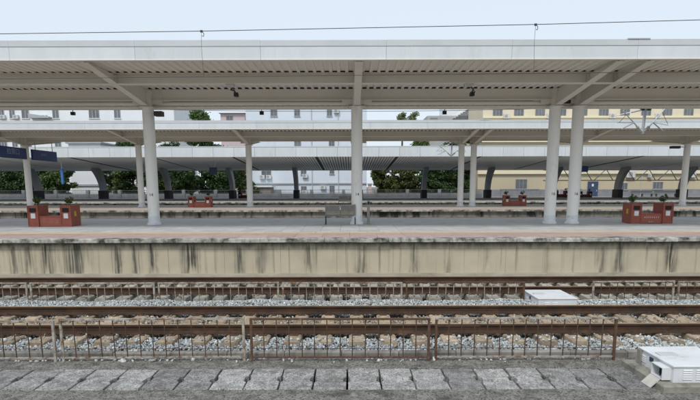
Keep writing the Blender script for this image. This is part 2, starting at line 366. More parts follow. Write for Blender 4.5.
# ---- tracks
RAILS = ((9.48, 10.985), (13.13, 14.635))
def bed_height(Y, X):
    Y = np.asarray(Y, float)
    t1 = np.interp(Y, [8.70, 8.85, 9.1, 9.4, 9.6, 10.2, 10.85, 11.1, 11.5, 11.9, 12.2, 12.45, 12.8, 13.1, 13.9, 14.6, 15.2, 15.9],
                   [-.275, -.270, -.265, -.262, -.262, -.27, -.262, -.25, -.215, -.185, -.18, -.23, -.37, -.37, -.33, -.32, -.33, -.32])
    return t1 + .018 * np.sin(X * 2.1 + Y) + .012 * np.sin(X * 5.3 - Y * 3)
gx = np.linspace(-16, 16, 129); gy = np.linspace(8.70, 15.98, 60); XX, YY = np.meshgrid(gx, gy); ZZ = bed_height(YY, XX) - .035
bv = np.stack([XX, YY, ZZ], -1).reshape(-1, 3); nx = len(gx)
idx = np.arange(len(bv)).reshape(XX.shape); bf = np.stack([idx[:-1, :-1], idx[:-1, 1:], idx[1:, 1:], idx[1:, :-1]], -1).reshape(-1, 4)
tag(bulk('track_bed', bv, bf, 'bed'), 'dark stone bed under the two near tracks', kind='structure')

def rail_part(parent, Y):
    prof = [(-.075, -.176), (.075, -.176), (.075, -.166), (.018, -.148), (.0095, -.13), (.0095, -.055), (.034, -.040), (.036, -.012), (.028, -.003)]
    prof = prof + [(-x, z) for x, z in prof[::-1][:-2]]
    prof = [(-.075, -.176), (.075, -.176), (.075, -.166), (.018, -.148), (.0095, -.13), (.0095, -.055), (.034, -.040), (.036, -.012), (.028, -.002), (-.028, -.002), (-.036, -.012), (-.034, -.040), (-.0095, -.055), (-.0095, -.13), (-.018, -.148), (-.075, -.166)]
    o = MB().prism([(-16, Y + a, b) for a, b in prof], (32, 0, 0)).build('rail', 'rail_side', parent)
    MB().box(-16, 16, Y - .027, Y + .027, -.004, 0).build('running_surface', 'rail_top', o)
    return o
def sleeper_mesh(m):
    prof = [(-1.25, -.012), (-1.18, 0), (-.55, 0), (-.3, -.035), (.3, -.035), (.55, 0), (1.18, 0), (1.25, -.012)]
    mb = MB(); n = len(prof); vs = []
    for y, z in prof: vs += [(-.16, y, -.22), (.16, y, -.22), (.145, y, z - .02), (.115, y, z), (-.115, y, z), (-.145, y, z - .02)]
    fs = [(0, 1, 2, 3, 4, 5), tuple(range((n - 1) * 6, n * 6))[::-1]]
    for i in range(n - 1):
        for k in range(6): fs.append((i * 6 + k, (i + 1) * 6 + k, (i + 1) * 6 + (k + 1) % 6, i * 6 + (k + 1) % 6))
    return mb.add(vs, fs).mesh('sleeper', m)
def clip_mesh():
    mb = MB().box(-.07, .07, -.155, .155, -.004, .006)
    for s in (-1, 1):
        mb.box(-.075, .075, s * .115 - .04, s * .115 + .04, -.002, .022).box(-.03, .03, s * .10 - .035, s * .10 + .035, .022, .042)
        mb.tube((0, s * .125, .02), (0, s * .125, .075), .015, n=6)
    return mb.mesh('fastener', 'clip')
CLIP = clip_mesh(); SLP = {}
tracks = []
for k, (ya, yb) in enumerate(RAILS):
    yc = (ya + yb) / 2
    t = thing('railway_track', (0, yc, -.186), ['rusty nearest railway track with tan concrete sleepers in white ballast', 'railway track with grey sleepers running along the foot of the stained platform wall'][k], 'railway track', 'tracks before the platform')
    rail_part(t, ya); rail_part(t, yb)
    sp = (.585, .50)[k]; me = sleeper_mesh(('sleeper', 'sleeper_grey')[k]); off = (.12, .17)[k]; xs = []
    n = int(13.5 / sp)
    for i in range(-n, n + 1):
        x = off + i * sp + random.uniform(-.02, .02); xs.append(x)
        s = inst(me, 'sleeper', (x, yc + random.uniform(-.02, .02), -.186), t, (0, 0, random.uniform(-.012, .012)))
        for y in (ya, yb):
            c = bpy.data.objects.new('fastener', CLIP); col.objects.link(c); c.parent = s; c.location = (0, y - yc, .0)
    tracks.append((t, xs, sp))

# ---- ballast stones
def ico():
    t = (1 + 5 ** .5) / 2
    v = np.array([(-1, t, 0), (1, t, 0), (-1, -t, 0), (1, -t, 0), (0, -1, t), (0, 1, t), (0, -1, -t), (0, 1, -t), (t, 0, -1), (t, 0, 1), (-t, 0, -1), (-t, 0, 1)], float)
    v /= np.linalg.norm(v[0])
    f = np.array([(0, 11, 5), (0, 5, 1), (0, 1, 7), (0, 7, 10), (0, 10, 11), (1, 5, 9), (5, 11, 4), (11, 10, 2), (10, 7, 6), (7, 1, 8), (3, 9, 4), (3, 4, 2), (3, 2, 6), (3, 6, 8), (3, 8, 9), (4, 9, 5), (2, 4, 11), (6, 2, 10), (8, 6, 7), (9, 8, 1)])
    return v, f
IV, IF = ico()
def stones(name, pos, size, cols, parent=None):
    n = len(pos); q = rng.normal(size=(n, 4)); q /= np.linalg.norm(q, axis=1)[:, None]; w, x, y, z = q.T
    M = np.stack([1 - 2 * (y * y + z * z), 2 * (x * y - z * w), 2 * (x * z + y * w), 2 * (x * y + z * w), 1 - 2 * (x * x + z * z), 2 * (y * z - x * w), 2 * (x * z - y * w), 2 * (y * z + x * w), 1 - 2 * (x * x + y * y)], -1).reshape(n, 3, 3)
    loc = IV[None] * (1 + rng.uniform(-.36, .34, (n, 12, 1))) * (size[:, None, None] * rng.uniform(.5, 1.45, (n, 1, 3)))
    V = np.einsum('nij,nkj->nki', M, loc) + pos[:, None, :]
    Fc = (IF[None] + (np.arange(n) * 12)[:, None, None]).reshape(-1, 3)
    C = np.repeat(np.concatenate([cols, np.ones((n, 1))], 1), 12, axis=0)
    return bulk(name, V.reshape(-1, 3), Fc, 'stone', C, parent)
def ballast(x0, x1, y0, y1, dens, smin, smax, track, colfun, top_cover):
    n = int((x1 - x0) * (y1 - y0) * dens); X = rng.uniform(x0, x1, n); Y = rng.uniform(y0, y1, n); S = rng.uniform(smin, smax, n)
    xs = np.array(tracks[track][1]); ya, yb = RAILS[track]; yc = (ya + yb) / 2
    ds = np.abs(X[:, None] - xs[None]).min(1)
    over = (ds < .15) & (np.abs(Y - yc) < 1.25)
    keep = ~over | ((np.abs(Y - yc) > 1.06) & (rng.random(n) < top_cover)) | (rng.random(n) < .03)
    nr = np.minimum(np.abs(Y - ya), np.abs(Y - yb)); keep &= nr > .095
    X, Y, S, over = X[keep], Y[keep], S[keep], over[keep]
    Z = bed_height(Y, X) + rng.uniform(-.032, .018, len(X)); Z = np.where(over, np.maximum(Z, -.186 + S * .5), Z)
    return np.stack([X, Y, Z], 1), S, colfun(X, Y)
def col1(X, Y):
    n = len(X); g = rng.uniform(.26, .74, n) * rng.uniform(.75, 1, n); c = np.stack([g * .92, g * .985, g * 1.0], 1)
    tan = np.stack([g * .80, g * .64, g * .43], 1) * .70
    ins = (Y > 9.40) & (Y < 11.1); w = np.clip(np.where(ins, rng.normal(.75, .25, n), rng.normal(.06, .1, n)), 0, 1)[:, None]
    return c * (1 - w) + tan * w
def col2(X, Y):
    n = len(X); g = rng.uniform(.15, .36, n); c = np.stack([g * 1.0, g * .95, g * .84], 1); return c
p, s, c = ballast(-8.9, 8.9, 8.72, 12.62, 1080, .013, .029, 0, col1, .10)
tag(stones('ballast', p, s, c), 'pale crushed stone ballast heaped around the nearest track', 'ballast', kind='stuff')
p, s, c = ballast(-11.6, 11.6, 12.55, 15.8, 430, .015, .031, 1, col2, .05)
tag(stones('ballast', p, s, c), 'dull brown grey ballast of the track below the platform wall', 'ballast', kind='stuff')
# loose white stones spilt at the foot of the near fence
n = 420; X = rng.uniform(-9, 4.3, n); Y = 8.56 - np.abs(rng.normal(0, .07, n)); lump = .55 + .45 * np.sin(X * 2.3) * np.sin(X * .9 + 1); kp = rng.random(n) < lump
p = np.stack([X, Y, np.full(n, ZA + .012)], 1)[kp]; g = rng.uniform(.30, .6, len(p))
tag(stones('loose_stones', p, rng.uniform(.014, .036, len(p)), np.stack([g, g, g * .98], 1)), 'loose white stones spilt along the foot of the near fence', 'stones', kind='stuff')

# ================================================================== PLATFORMS
ZP = 1.0
# -- first island platform
P1A, P1B = 15.78, 26.75
pf = MB().box(-34, 34, 16.03, P1B - .3, -.65, .94)
p1 = tag(pf.build('platform', 'wall_low', loc=(0, 16, 0)), 'near island platform with stained beige wall and grey paving', kind='structure')
PN = 1.78; jx = (337 - 350) * 16.25 / F
for row, (z0, z1) in enumerate(((-.12, .645), (.649, .884))):
    wm = MB().box(.003, PN - .003, 0, .05, 0, z1 - z0).mesh('wall_panel', 'stained_wall')
    for i in range(-9, 9): inst(wm, 'wall_panel', (jx + i * PN, 15.985 + random.uniform(-.002, .002), z0), p1)
MB().box(-34, 34, 15.90, 16.06, -.62, -.124).build('wall_footing', 'ledge', p1)
for x0, x1 in ((-34, jx - 9 * PN - .004), (jx + 9 * PN + .004, 34)): MB().box(x0, x1, 15.985, 16.04, -.12, .884).build('wall_end', 'stained_wall', p1)
CM = [MB().cbox(.004, .996, 0, .40, -.115, random.uniform(-.005, .004), .012).mesh('coping_stone', 'coping') for _ in range(4)]
for i in range(-30, 30): inst(CM[(i * 3) % 4], 'coping_stone', (i + .2, P1A + random.uniform(-.012, .012), ZP - .002 + random.uniform(-.004, .004)), p1)
XE = 16.2
def tiles(name, m, y0, y1, rows, w):
    d = (y1 - y0) / rows; me = MB().cbox(.003, w - .003, .003, d - .003, -.05, 0, .004).mesh(name, m); n = int(2 * XE / w)
    for r in range(rows):
        for i in range(n): inst(me, name, (-XE + i * w, y0 + r * d, ZP + random.uniform(-.0018, .0018)), p1)
    for a, b in ((-34, -XE - .003), (XE + .003, 34)): MB().box(a, b, y0, y1, .93, ZP - .001).build(name + '_strip', m, p1)
tiles('pink_paving_slab', 'pink_slab', P1A + .40, 17.70, 2, .9)
tiles('tactile_tile', 'tactile', 17.70, 18.25, 1, .6)
tiles('paving_slab', 'paver', 18.25, 21.85, 5, .72)
MB().box(-34, 34, 21.852, 26.0, .93, ZP - .002).build('paving', 'paving', p1)
MB().box(-34, 34, 26.0, P1B - .39, .93, ZP - .001).build('pink_paving', 'pink_slab', p1)
CM2 = MB().cbox(.005, 1.995, 0, .40, -.115, 0, .012).mesh('coping_stone', 'coping')
for i in range(-17, 17): inst(CM2, 'coping_stone', (i * 2, P1B - .38, ZP - .001), p1)
# -- track bed between the platforms
for k, (a, b) in enumerate(((26.3, 35.5), (45.2, 53.9))):
    tag(MB().box(-60, 60, a, b, -.62, -.32).build('track_bed', 'bed_far'), ['ballast bed between the two island platforms', 'ballast bed in front of the far station platform'][k], kind='structure')
# -- second island platform
P2A, P2B = 35.2, 45.5
p2 = tag(MB().box(-50, 50, P2A + .2, P2B - .2, -.65, .90).build('platform', 'wall_low', loc=(0, 35, 0)), 'second island platform with black stained wall', kind='structure')
for i in range(-22, 22): inst(CM2, 'coping_stone', (i * 2, P2A + random.uniform(-.01, .01), ZP - .001), p2)
for i in range(-22, 22): inst(CM2, 'coping_stone', (i * 2, P2B - .4, ZP - .001), p2)
MB().box(-50, 50, P2A + .405, 37.0, .88, ZP - .001).build('pink_paving', 'pink_slab', p2)
MB().box(-50, 50, 37.002, 37.5, .88, ZP - .001).build('tactile_strip', 'tactile', p2)
MB().box(-50, 50, 37.502, P2B - .41, .88, ZP - .001).build('paving', 'paving_far', p2)
# -- far station platform
P3A, P3B = 53.6, 76.0
p3 = tag(MB().box(-75, 75, P3A + .2, P3B, -.65, .90).build('platform', 'wall_low', loc=(0, 54, 0)), 'far station platform under the slatted canopy', kind='structure')
for i in range(-25, 25): inst(CM2, 'coping_stone', (i * 2, P3A, ZP - .001), p3)
MB().box(-75, 75, P3A + .405, 57.0, .88, ZP - .001).build('edge_paving', 'paving_far', p3)
MB().box(-75, 75, 57.002, P3B, .88, ZP - .001).build('paving', 'paving_dark', p3)

# ================================================================== FENCES
def fence_panel(x0, x1, Y, zb, zt, label, group, m_frame, m_bar, bar_gap, lean=0.0, twist=0.0, extra=0, cat='fence', m_post=None):
    t = thing('fence_panel', ((x0 + x1) / 2, Y, zb), label, cat, group)
    for x in (x0, x1): MB().box(x - .02, x + .02, Y - .018, Y + .018, zb - .05, zt - .004).build('post', m_post or m_frame, t)
    MB().box(x0 - .02, x1 + .02, Y - .022, Y + .022, zt - .004, zt + .026).build('top_rail', m_frame, t)
    MB().box(x0 + .022, x1 - .022, Y - .014, Y + .014, zb + .05, zb + .076).build('bottom_rail', m_frame, t)
    n = max(2, int(round((x1 - x0) / bar_gap)))
    bm = MB().tube((0, 0, zb + .077), (0, 0, zt - .005), .0095, n=6)
    me = bm.mesh('bar', m_bar, (0, 0, zb))
    for i in range(1, n):
        x = x0 + (x1 - x0) * i / n + random.uniform(-.006, .006)
        inst(me, 'bar', (x, Y + random.uniform(-.004, .004), zb), t, (random.uniform(-.006, .006), random.uniform(-.010, .010), 0))
    MB().tube((x0 + .02, Y + .012, zb + .215), (x1 - .02, Y + .012, zb + .215 + random.uniform(-.01, .01)), .005, n=5).build('wire', m_bar, t)
    if extra: MB().box(x0 + .03, x0 + extra, Y - .008, Y + .008, zt - .13, zt - .118).build('spare_strip', m_bar, t)
    t.rotation_euler = (twist, lean, 0)
    return t
FY = 8.45; fx = lambda px: at_Y(px, 318, FY)[0]; fzt = at_Y(350, 318.2, FY)[1] - .034
fence_panel(fx(-130), fx(52), FY, ZA, fzt - .02, 'worn fence panel of pale posts and rusty bars at the far left', 'near trackside fence panels', 'paint_worn', 'rust_dark', .225, .003)
fence_panel(fx(59.5), fx(242.8), FY + .02, ZA, fzt + .012, 'fence panel with pale top rail, second from the left of the near fence', 'near trackside fence panels', 'paint_worn', 'rust_dark', .225, -.004, .01)
fence_panel(fx(250.5), fx(429), FY, ZA, fzt + .008, 'rustiest brown fence panel in the middle of the near fence', 'near trackside fence panels', 'rust', 'rust_dark', .215, .002, -.008)
fence_panel(fx(436.5), fx(616.7), FY + .015, ZA, fzt + .014, 'near fence panel ending beside the white cabinet, right of the rustiest panel', 'near trackside fence panels', 'paint_worn', 'rust_dark', .215, .0, .006, extra=.75, m_post='rust')
GY = 12.38; gx_ = lambda px: at_Y(px, 285, GY)[0]; gzt = at_Y(350, 281.6, GY)[1] - .034; gzb = -.46
far_lab = ['far fence panel between the tracks, first from the left edge', 'far fence panel between the tracks, second from the left', 'far fence panel between the tracks, third from the left', 'far fence panel between the tracks, just right of the centre of the view beside the white box',
           'short far fence panel standing right of the low white box', 'far fence panel between the tracks at the right edge']
for (a, b), lab in zip(((-95, 26), (30.7, 153.8), (158.8, 278), (282.8, 401.5)), ['far fence panel between the tracks, cut by the left edge of the view', 'far fence panel between the tracks, second from the left', 'far fence panel between the tracks, third from the left', 'far fence panel between the tracks, ending near the middle of the view']):
    fence_panel(gx_(a), gx_(b), GY, gzb, gzt + random.uniform(-.012, .012), lab, 'fence panels between the tracks', 'paint_worn', 'paint_worn', .20, random.uniform(-.004, .004), random.uniform(-.01, .01))
fence_panel(gx_(406.5), gx_(524), GY, gzb, gzt, 'far fence panel between the tracks, ending at the low white box', 'fence panels between the tracks', 'rust', 'paint_worn', .20, .003)
fence_panel(gx_(593.6), gx_(673.8), GY, gzb, gzt + .01, 'short far fence panel right of the low white box', 'fence panels between the tracks', 'paint_worn', 'rust_dark', .20, -.004)
fence_panel(gx_(679), gx_(800), GY, gzb, gzt, 'far fence panel between the tracks, cut by the right edge of the view', 'fence panels between the tracks', 'paint_worn', 'rust_dark', .20, .0)

# ================================================================== TRACKSIDE CABINETS
def cabinet(x0, x1, y0, y1, z0, zt, zg, label, near):
    t = thing('signal_cabinet', ((x0 + x1) / 2, (y0 + y1) / 2, zg), label, 'cabinet', 'white trackside cabinets')
    b = MB().cbox(x0, x1, y0, y1, z0, zt - .022, .004).build('body', 'metal_white', t)
    lid = MB()
    a = [(x0 - .018, y0 - .018, zt - .02), (x1 + .018, y0 - .018, zt - .02), (x1 + .018, y1 + .018, zt - .02), (x0 - .018, y1 + .018, zt - .02)]
    c = [(x, y, zt - .004) for x, y, _ in a]; xm, ym = (x0 + x1) / 2, (y0 + y1) / 2
    d = [(x + (.012 if x < xm else -.012), y + (.012 if y < ym else -.012), zt) for x, y, _ in a]
    fs = [(3, 2, 1, 0), (8, 9, 10, 11)]
    for k in range(4):
        j = (k + 1) % 4; fs += [(k, j, 4 + j, 4 + k), (4 + k, 4 + j, 8 + j, 8 + k)]
    lid.add(a + c + d, fs); lo = lid.build('lid', 'metal_white', t)
    MB().box(x0 + .06, x0 + .34, y0 + .44, y0 + .58, zt + .001, zt + .018).build('lid_flap', 'metal_grey', lo)
    MB().cbox(x0 - .2, x1 + .2, y0 - .12, y1 + .14, zg - .06, z0 - .002, .02).build('concrete_base', 'plinth', t)
    MB().box(x0 - .006, x0 - .001, y0 + .50, y0 + .60, zt - .135, zt - .065).build('label_plate', 'label_dark', t)
    for g in range(2):                                              # louvres on the long side
        for k in range(5):
            X0 = x0 + .14 + g * .19; zz = z0 + .05 + k * .033
            MB().prism([(X0, y0 - .001, zz), (X0, y0 - .014, zz), (X0, y0 - .001, zz + .02)], (.13, 0, 0)).build('louvre', 'metal_white', t)
    for k in range(4): MB().prism([(x0 - .001, y0 + .70, z0 + .06 + k * .03), (x0 - .012, y0 + .70, z0 + .06 + k * .03), (x0 - .001, y0 + .70, z0 + .078 + k * .03)], (0, .11, 0)).build('louvre', 'metal_white', t)
    if near:
        h0, h1, hx = y0 + .05, y0 + .33, x0 - .135; zb, zz = z0 + .02, z0 + .205
        hb = MB().box(hx, x0 - .001, h0, h1, zz - .012, zz).box(hx, x0 - .001, h0, h1, zb, zb + .012).box(hx, x0 - .001, h0, h0 + .012, zb + .012, zz - .012).box(hx, x0 - .001, h1 - .012, h1, zb + .012, zz - .012)
        ho = hb.build('hatch_box', 'metal_white', t)
        MB().box(x0 - .012, x0 - .0035, h0 + .013, h1 - .013, zb + .013, zz - .013).build('hatch_inside', 'dark', ho)
        MB().tube((x0 - .05, h0 + .07, zb + .013), (x0 - .03, h0 + .10, zz - .02), .012).tube((x0 - .06, h0 + .17, zb + .013), (x0 - .04, h0 + .15, zz - .02), .01).build('cable', 'dark', ho)
        MB().prism([(hx - .01, h0 + .01, zb + .01), (hx - .025, h0 + .01, zb + .01), (hx - .155, h0 + .01, zg + .012), (hx - .14, h0 + .01, zg + .012)], (0, .24, 0)).build('hatch_door', 'hatch', t)
        MB().box(x0 - .04, x0 - .006, y1 - .10, y1 - .01, z0 + .002, zt - .03).build('side_conduit', 'plinth', t)
    return t
nx0, ny0 = at_z(674, 366.5, 0); cabinet(nx0, nx0 + .92, ny0, ny0 + .90, -.26, 0.0, ZA, 'big white metal cabinet with hanging hatch door on a concrete base', True)
fx0, fy0 = at_z(538, 299, 0); cabinet(fx0 + .02, fx0 + .92, fy0 + .02, fy0 + 1.02, -.30, 0.0, -.42, 'low white cabinet half sunk in ballast between the tracks', False)

# ================================================================== CANOPIES
def platform_canopy(dx, dy, columns, joints, x0, x1, labels, clab, cgroup, fgap, numbers):
    CYp = 21.98 + dy; EY = 16.8 + dy; RY = 27.2 + dy; ZB = 6.57; ZD = 6.60
    t = thing('platform_canopy', (dx, CYp, 5.88), labels, 'canopy', 'platform canopies')
    # corrugated deck, ribs along Y
    pitch = .285; n = int((x1 - x0) / pitch); vs, fs = [], []; prof = []
    for i in range(n):
        x = x0 + i * pitch; prof += [(x, 0), (x + .105, 0), (x + .118, .050), (x + .272, .050)]
    for y, dz in ((EY + .06, .03), (CYp, 0), (RY - .06, .06)):
        for x, z in prof: vs.append((x, y, ZD + dz + z))
    m = len(prof)
    for r in range(2):
        for k in range(m - 1): fs.append((r * m + k, r * m + k + 1, (r + 1) * m + k + 1, (r + 1) * m + k))
    MB().add(vs, fs).build('roof_deck', 'deck', t)
    MB().add([(x0, EY + .05, 7.02), (x1, EY + .05, 7.02), (x1, CYp, 6.86), (x0, CYp, 6.86), (x1, RY - .05, 7.02), (x0, RY - .05, 7.02)], [(0, 1, 2, 3), (3, 2, 4, 5)]).build('roof_sheet', 'flashing', t)
    # longitudinal beams
    def ibeam(Y, zt, zb, fl, name='purlin'):
        return MB().box(x0, x1, Y - fl / 2, Y + fl / 2, zb, zb + .018).box(x0, x1, Y - .007, Y + .007, zb + .018, zt - .018).box(x0, x1, Y - fl / 2, Y + fl / 2, zt - .018, zt).build(name, 'canopy_steel', t)
    ibeam(19.02 + dy, 6.614, 6.24, .30)
    for yq, zq in ((19.02 + dy, 6.615), (CYp - .05, 6.60)): MB().box(x0, x1, yq - .11, yq + .11, zq + .001, zq + .046).build('rib_void_shade', 'dark', t)  # dark strips added to stand in for the shade in the rib voids
    ibeam(17.0 + dy, 6.61, 6.57, .12, 'edge_angle')
    ibeam(24.9 + dy, 6.63, 6.52, .16)
    segs = sorted(columns); 
    MB().box(x0, x1, CYp - .10, CYp + .10, 6.155, 6.173).box(x0, x1, CYp - .008, CYp + .008, 6.173, 6.575).box(x0, x1, CYp - .10, CYp + .10, 6.575, 6.597).build('main_beam', 'canopy_steel', t)
    if dy == 0: MB().tube((x0, 22.16 + dy, 6.05), (x1, 22.16 + dy, 6.05), .085, n=12).build('gutter_pipe', 'canopy_steel', t, smooth=True)
    MB().box(x0, x1, RY - .12, RY, 6.545 if dy == 0 else 6.66, 7.12).build('rear_fascia', 'canopy_white', t)
    if dy == 0: MB().box(x0, x1, 22.10 + dy, 22.36 + dy, 5.835, 5.925).build('cable_tray', 'canopy_steel', t)
    MB().cbox(9.05 + dx - .35, 9.05 + dx + .35, EY - .07, EY + .3, 7.142, 7.175, .01).build('joint_cap', 'flashing', t)
    # front fascia in sheets with a folded flashing above
    for i, xa in enumerate(joints[:-1]):
        xb = joints[i + 1]
        f = MB().box(xa + .004, xb - .004, EY - .03, EY + .03, ZB + random.uniform(-.003, .003), 6.955).build('fascia_panel', 'canopy_white', t)
        MB().box(xa + .002, xb - .002, EY - .045, EY + .06, 6.957, 7.135 + random.uniform(-.005, .005)).build('flashing', 'flashing', f)
        MB().box(xa + .004, xb - .004, EY - .05, EY + .10, ZB - .03, ZB - .004).build('drip_edge', 'canopy_steel', f)
    # columns with arms
    cols = []
    for ci, (cx, num, lab) in enumerate(zip(columns, numbers, clab)):
        c = thing('canopy_column', (cx, CYp, ZP), lab, 'column', cgroup)
        MB().lathe([(.24, 1.36), (.235, 1.37), (.235, 5.86)], cx, CYp, 32).build('shaft', 'column', c, True)
        MB().lathe([(.30, 1.0), (.30, 1.05), (.255, 1.10), (.243, 1.12), (.243, 1.36)], cx, CYp, 32).build('foot', 'column_foot', c, True)
        MB().lathe([(.34, 5.86), (.34, 5.885)], cx, CYp, 24).build('cap_plate', 'canopy_steel', c, True)
        MB().lathe([(.20, 5.886), (.20, 6.59)], cx, CYp, 24).build('post_head', 'canopy_steel', c, True)
        fw, tw = .26, .012
        for sgn, tipY, tz in ((-1, EY + .10, 6.50), (1, RY - .14, 6.53)):
            y0 = CYp + sgn * .20; a = (cx, y0, 5.90); b = (cx, tipY, tz)
            arm = MB().prism([(cx - tw, CYp, 5.91), (cx - tw, y0, 5.91), (cx - tw, tipY, tz + .012), (cx - tw, tipY, 6.56), (cx - tw, CYp, 6.595)], (2 * tw, 0, 0)).build('arm', 'canopy_steel', c)
            d = (tipY - y0, tz - 5.90)
            MB().prism([(cx - fw / 2, y0 - sgn * .05, 5.888), (cx - fw / 2, tipY, tz - .012), (cx - fw / 2, tipY, tz + .010), (cx - fw / 2, y0 - sgn * .05, 5.909)], (fw, 0, 0)).build('bottom_flange', 'canopy_steel', arm)
            for sy in ((18.98 + dy,) if sgn < 0 else ()):
                MB().box(cx - .11, cx - .0125, sy - .009, sy + .009, 6.23, 6.57).box(cx + .0125, cx + .11, sy - .009, sy + .009, 6.23, 6.57).build('stiffener', 'canopy_steel', arm)
        for s in (-1, 1):
            sp_ = MB().box(min(cx + s * .13, cx + s * .62), max(cx + s * .13, cx + s * .62), CYp - .03, CYp - .0085, 6.0, 6.575).build('splice_plate', 'canopy_steel', c)
            bm = MB()
            for k in range(8):
                for q in (0, 1): bm.tube((cx + s * (.50 + q * .07), CYp - .031, 6.05 + k * .068), (cx + s * (.50 + q * .07), CYp - .048, 6.05 + k * .068), .013, n=6)
            bm.build('bolt_rows', 'canopy_steel', sp_)
        if num:
            ob = inst(NUM[num], 'lettering', (cx + random.uniform(.0, .03), CYp - .2385, 2.27), c, (math.pi / 2, 0, 0))
        cols.append(c)
    return t
NUM = {k: text_mesh(k, .17, 'mark') for k in ('13', '14', '15', '16')}
jn = [-10.68 + 3.945 * k for k in range(-6, 12)]
C1 = [-25.9, -17.15, -8.42, .30, 8.59, 9.56, 18.2, 26.9]
platform_canopy(0, 0, C1, jn, jn[0], jn[-1], 'nearest long canopy with pale fascia and corrugated underside', [
    'canopy column of the nearest platform standing second outside the left edge', 'canopy column of the nearest platform standing just outside the left edge', 'white round column left of centre on the nearest platform', 'white round column in the middle beside the metal bench',
    'left one of the pair of white columns on the nearest platform', 'right one of the pair of white columns on the nearest platform', 'canopy column of the nearest platform standing just outside the right edge', 'canopy column of the nearest platform standing second outside the right edge'],
    'columns of the nearest canopy', 3.945, [None, None, '14', '14', '16', '16', None, None])
jn2 = [-10.4 + 3.945 * k for k in range(-8, 14)]
C2 = [-34.6, -25.8, -16.8, -8.05, .70, 8.9, 9.88, 18.3, 26.85, 35.5]
platform_canopy(.3, 19.44, C2, jn2, jn2[0], jn2[-1], 'second canopy seen below and behind the nearest one', [
    'far canopy column outside the left edge of the view', 'white column on the second platform beside the blue hanging signs', 'white column on the second platform just left of the nearest left column', 'slim white column on the second platform right of the small red litter bins',
    'second platform column hidden behind the middle column', 'left one of the slim pair of columns on the second platform', 'right one of the slim pair of columns on the second platform', 'second platform column hidden behind the near pair',
    'white column on the second platform behind the red litter bins at the right', 'far canopy column outside the right edge of the view'],
    'columns of the second canopy', 3.945, [None] * 10)

# -- far canopy with slatted soffit and arched supports
K0, K1 = 55.5, 72.0; KZ0, KZ1 = 5.77, 4.87
t = thing('station_canopy', (0, 70.5, KZ1), 'far white canopy with striped slatted underside', 'canopy')
XS0, XS1 = -64.0, 64.0
zsl = lambda y: KZ0 + (KZ1 - KZ0) * (y - K0) / (K1 - K0)
pw = 2.208
me = MB().box(.012, pw - .012, -.03, .03, 0, .985).mesh('fascia_panel', 'canopy_white')
for i in range(-28, 29): inst(me, 'fascia_panel', (.9 + i * pw, K0 - .04, KZ0 - .02), t)
MB().box(XS0, XS1, K0 - .005, K0 + .06, KZ0 - .0, 6.70).build('fascia_backing', 'frame', t)
me = MB()
n = int((XS1 - XS0) / .30); gaps = [-3.7 + 8.83 * k for k in range(-8, 9)]
for i in range(n):
    x = XS0 + i * .30
    if any(abs(x + .08 - g) < .17 for g in gaps): continue
    me.prism([(x, K0 + .07, KZ0), (x, K1, KZ1), (x, K1, KZ1 + .05), (x, K0 + .07, KZ0 + .05)], (.21, 0, 0))
tag(me.build('ceiling_slats', 'slat', t), kind='stuff')
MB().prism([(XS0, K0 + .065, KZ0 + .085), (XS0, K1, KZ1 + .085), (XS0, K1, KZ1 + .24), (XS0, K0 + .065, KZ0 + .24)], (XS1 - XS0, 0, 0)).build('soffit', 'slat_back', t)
MB().prism([(XS0, K0 - .06, 6.76), (XS0, K1 + .1, 5.5), (XS0, K1 + .1, 5.6), (XS0, K0 - .06, 6.86)], (XS1 - XS0, 0, 0)).build('roof_sheet', 'flashing', t)
MB().box(XS0, XS1, K1 + .02, K1 + .12, KZ1 - .06, 5.5).build('rear_beam', 'arch_grey', t)
XA = [-42.65 - 8.83, -42.65, -33.75, -24.82, -16.05, -7.3, 1.42, 10.12, 18.85, 27.8, 36.69, 45.5, 54.3]
AL = ['arched grey canopy support far outside the left edge', 'curved grey canopy support behind the white column with the blue signs', 'curved grey canopy support beside the white house wall', 'curved grey canopy support just right of the nearest left column', 'curved grey canopy support right of the small red litter bins, among the trees', 'curved grey canopy support in front of the pale blue building',
      'curved grey canopy support hidden behind the middle column', 'curved grey canopy support in front of the bushes right of the middle column', 'curved grey canopy support where the yellow wall begins', 'curved grey canopy support hidden behind the near pair of columns', 'big curved grey support beside the blue door', 'curved grey support next to the white column at the right edge', 'curved grey canopy support outside the right edge']
def arch(x, lab):
    a = thing('arched_support', (x, 70.5, ZP), lab, 'column', 'arched supports of the far canopy')
    pts = []
    for k in range(15):
        u = k / 14; ang = u * R(42); r = 8.8
        pts.append((70.5 - r * (1 - math.cos(ang)), 2.0 + r * math.sin(ang) * .56, ang))
    vs = []; hw = .27
    for y, z, ang in pts:
        ty, tz = -math.sin(ang), math.cos(ang) * .56; l = math.hypot(ty, tz); ny, nz = tz / l, -ty / l
        d = .56
        vs += [(x - hw, y - ny * d, z - nz * d), (x + hw, y - ny * d, z - nz * d), (x + hw, y + ny * d, z + nz * d), (x - hw, y + ny * d, z + nz * d)]
    m = len(pts); fs = [(3, 2, 1, 0), tuple(range((m - 1) * 4, m * 4))]
    for i in range(m - 1):
        for k in range(4): fs.append((i * 4 + k, i * 4 + (k + 1) % 4, (i + 1) * 4 + (k + 1) % 4, (i + 1) * 4 + k))
    MB().add(vs, fs).build('curved_shaft', 'arch_grey', a)
    MB().box(x - .36, x + .36, 69.75, 71.25, 1.0, 2.12).build('dark_base', 'arch_base', a)
for x, l in zip(XA, AL): arch(x, l)

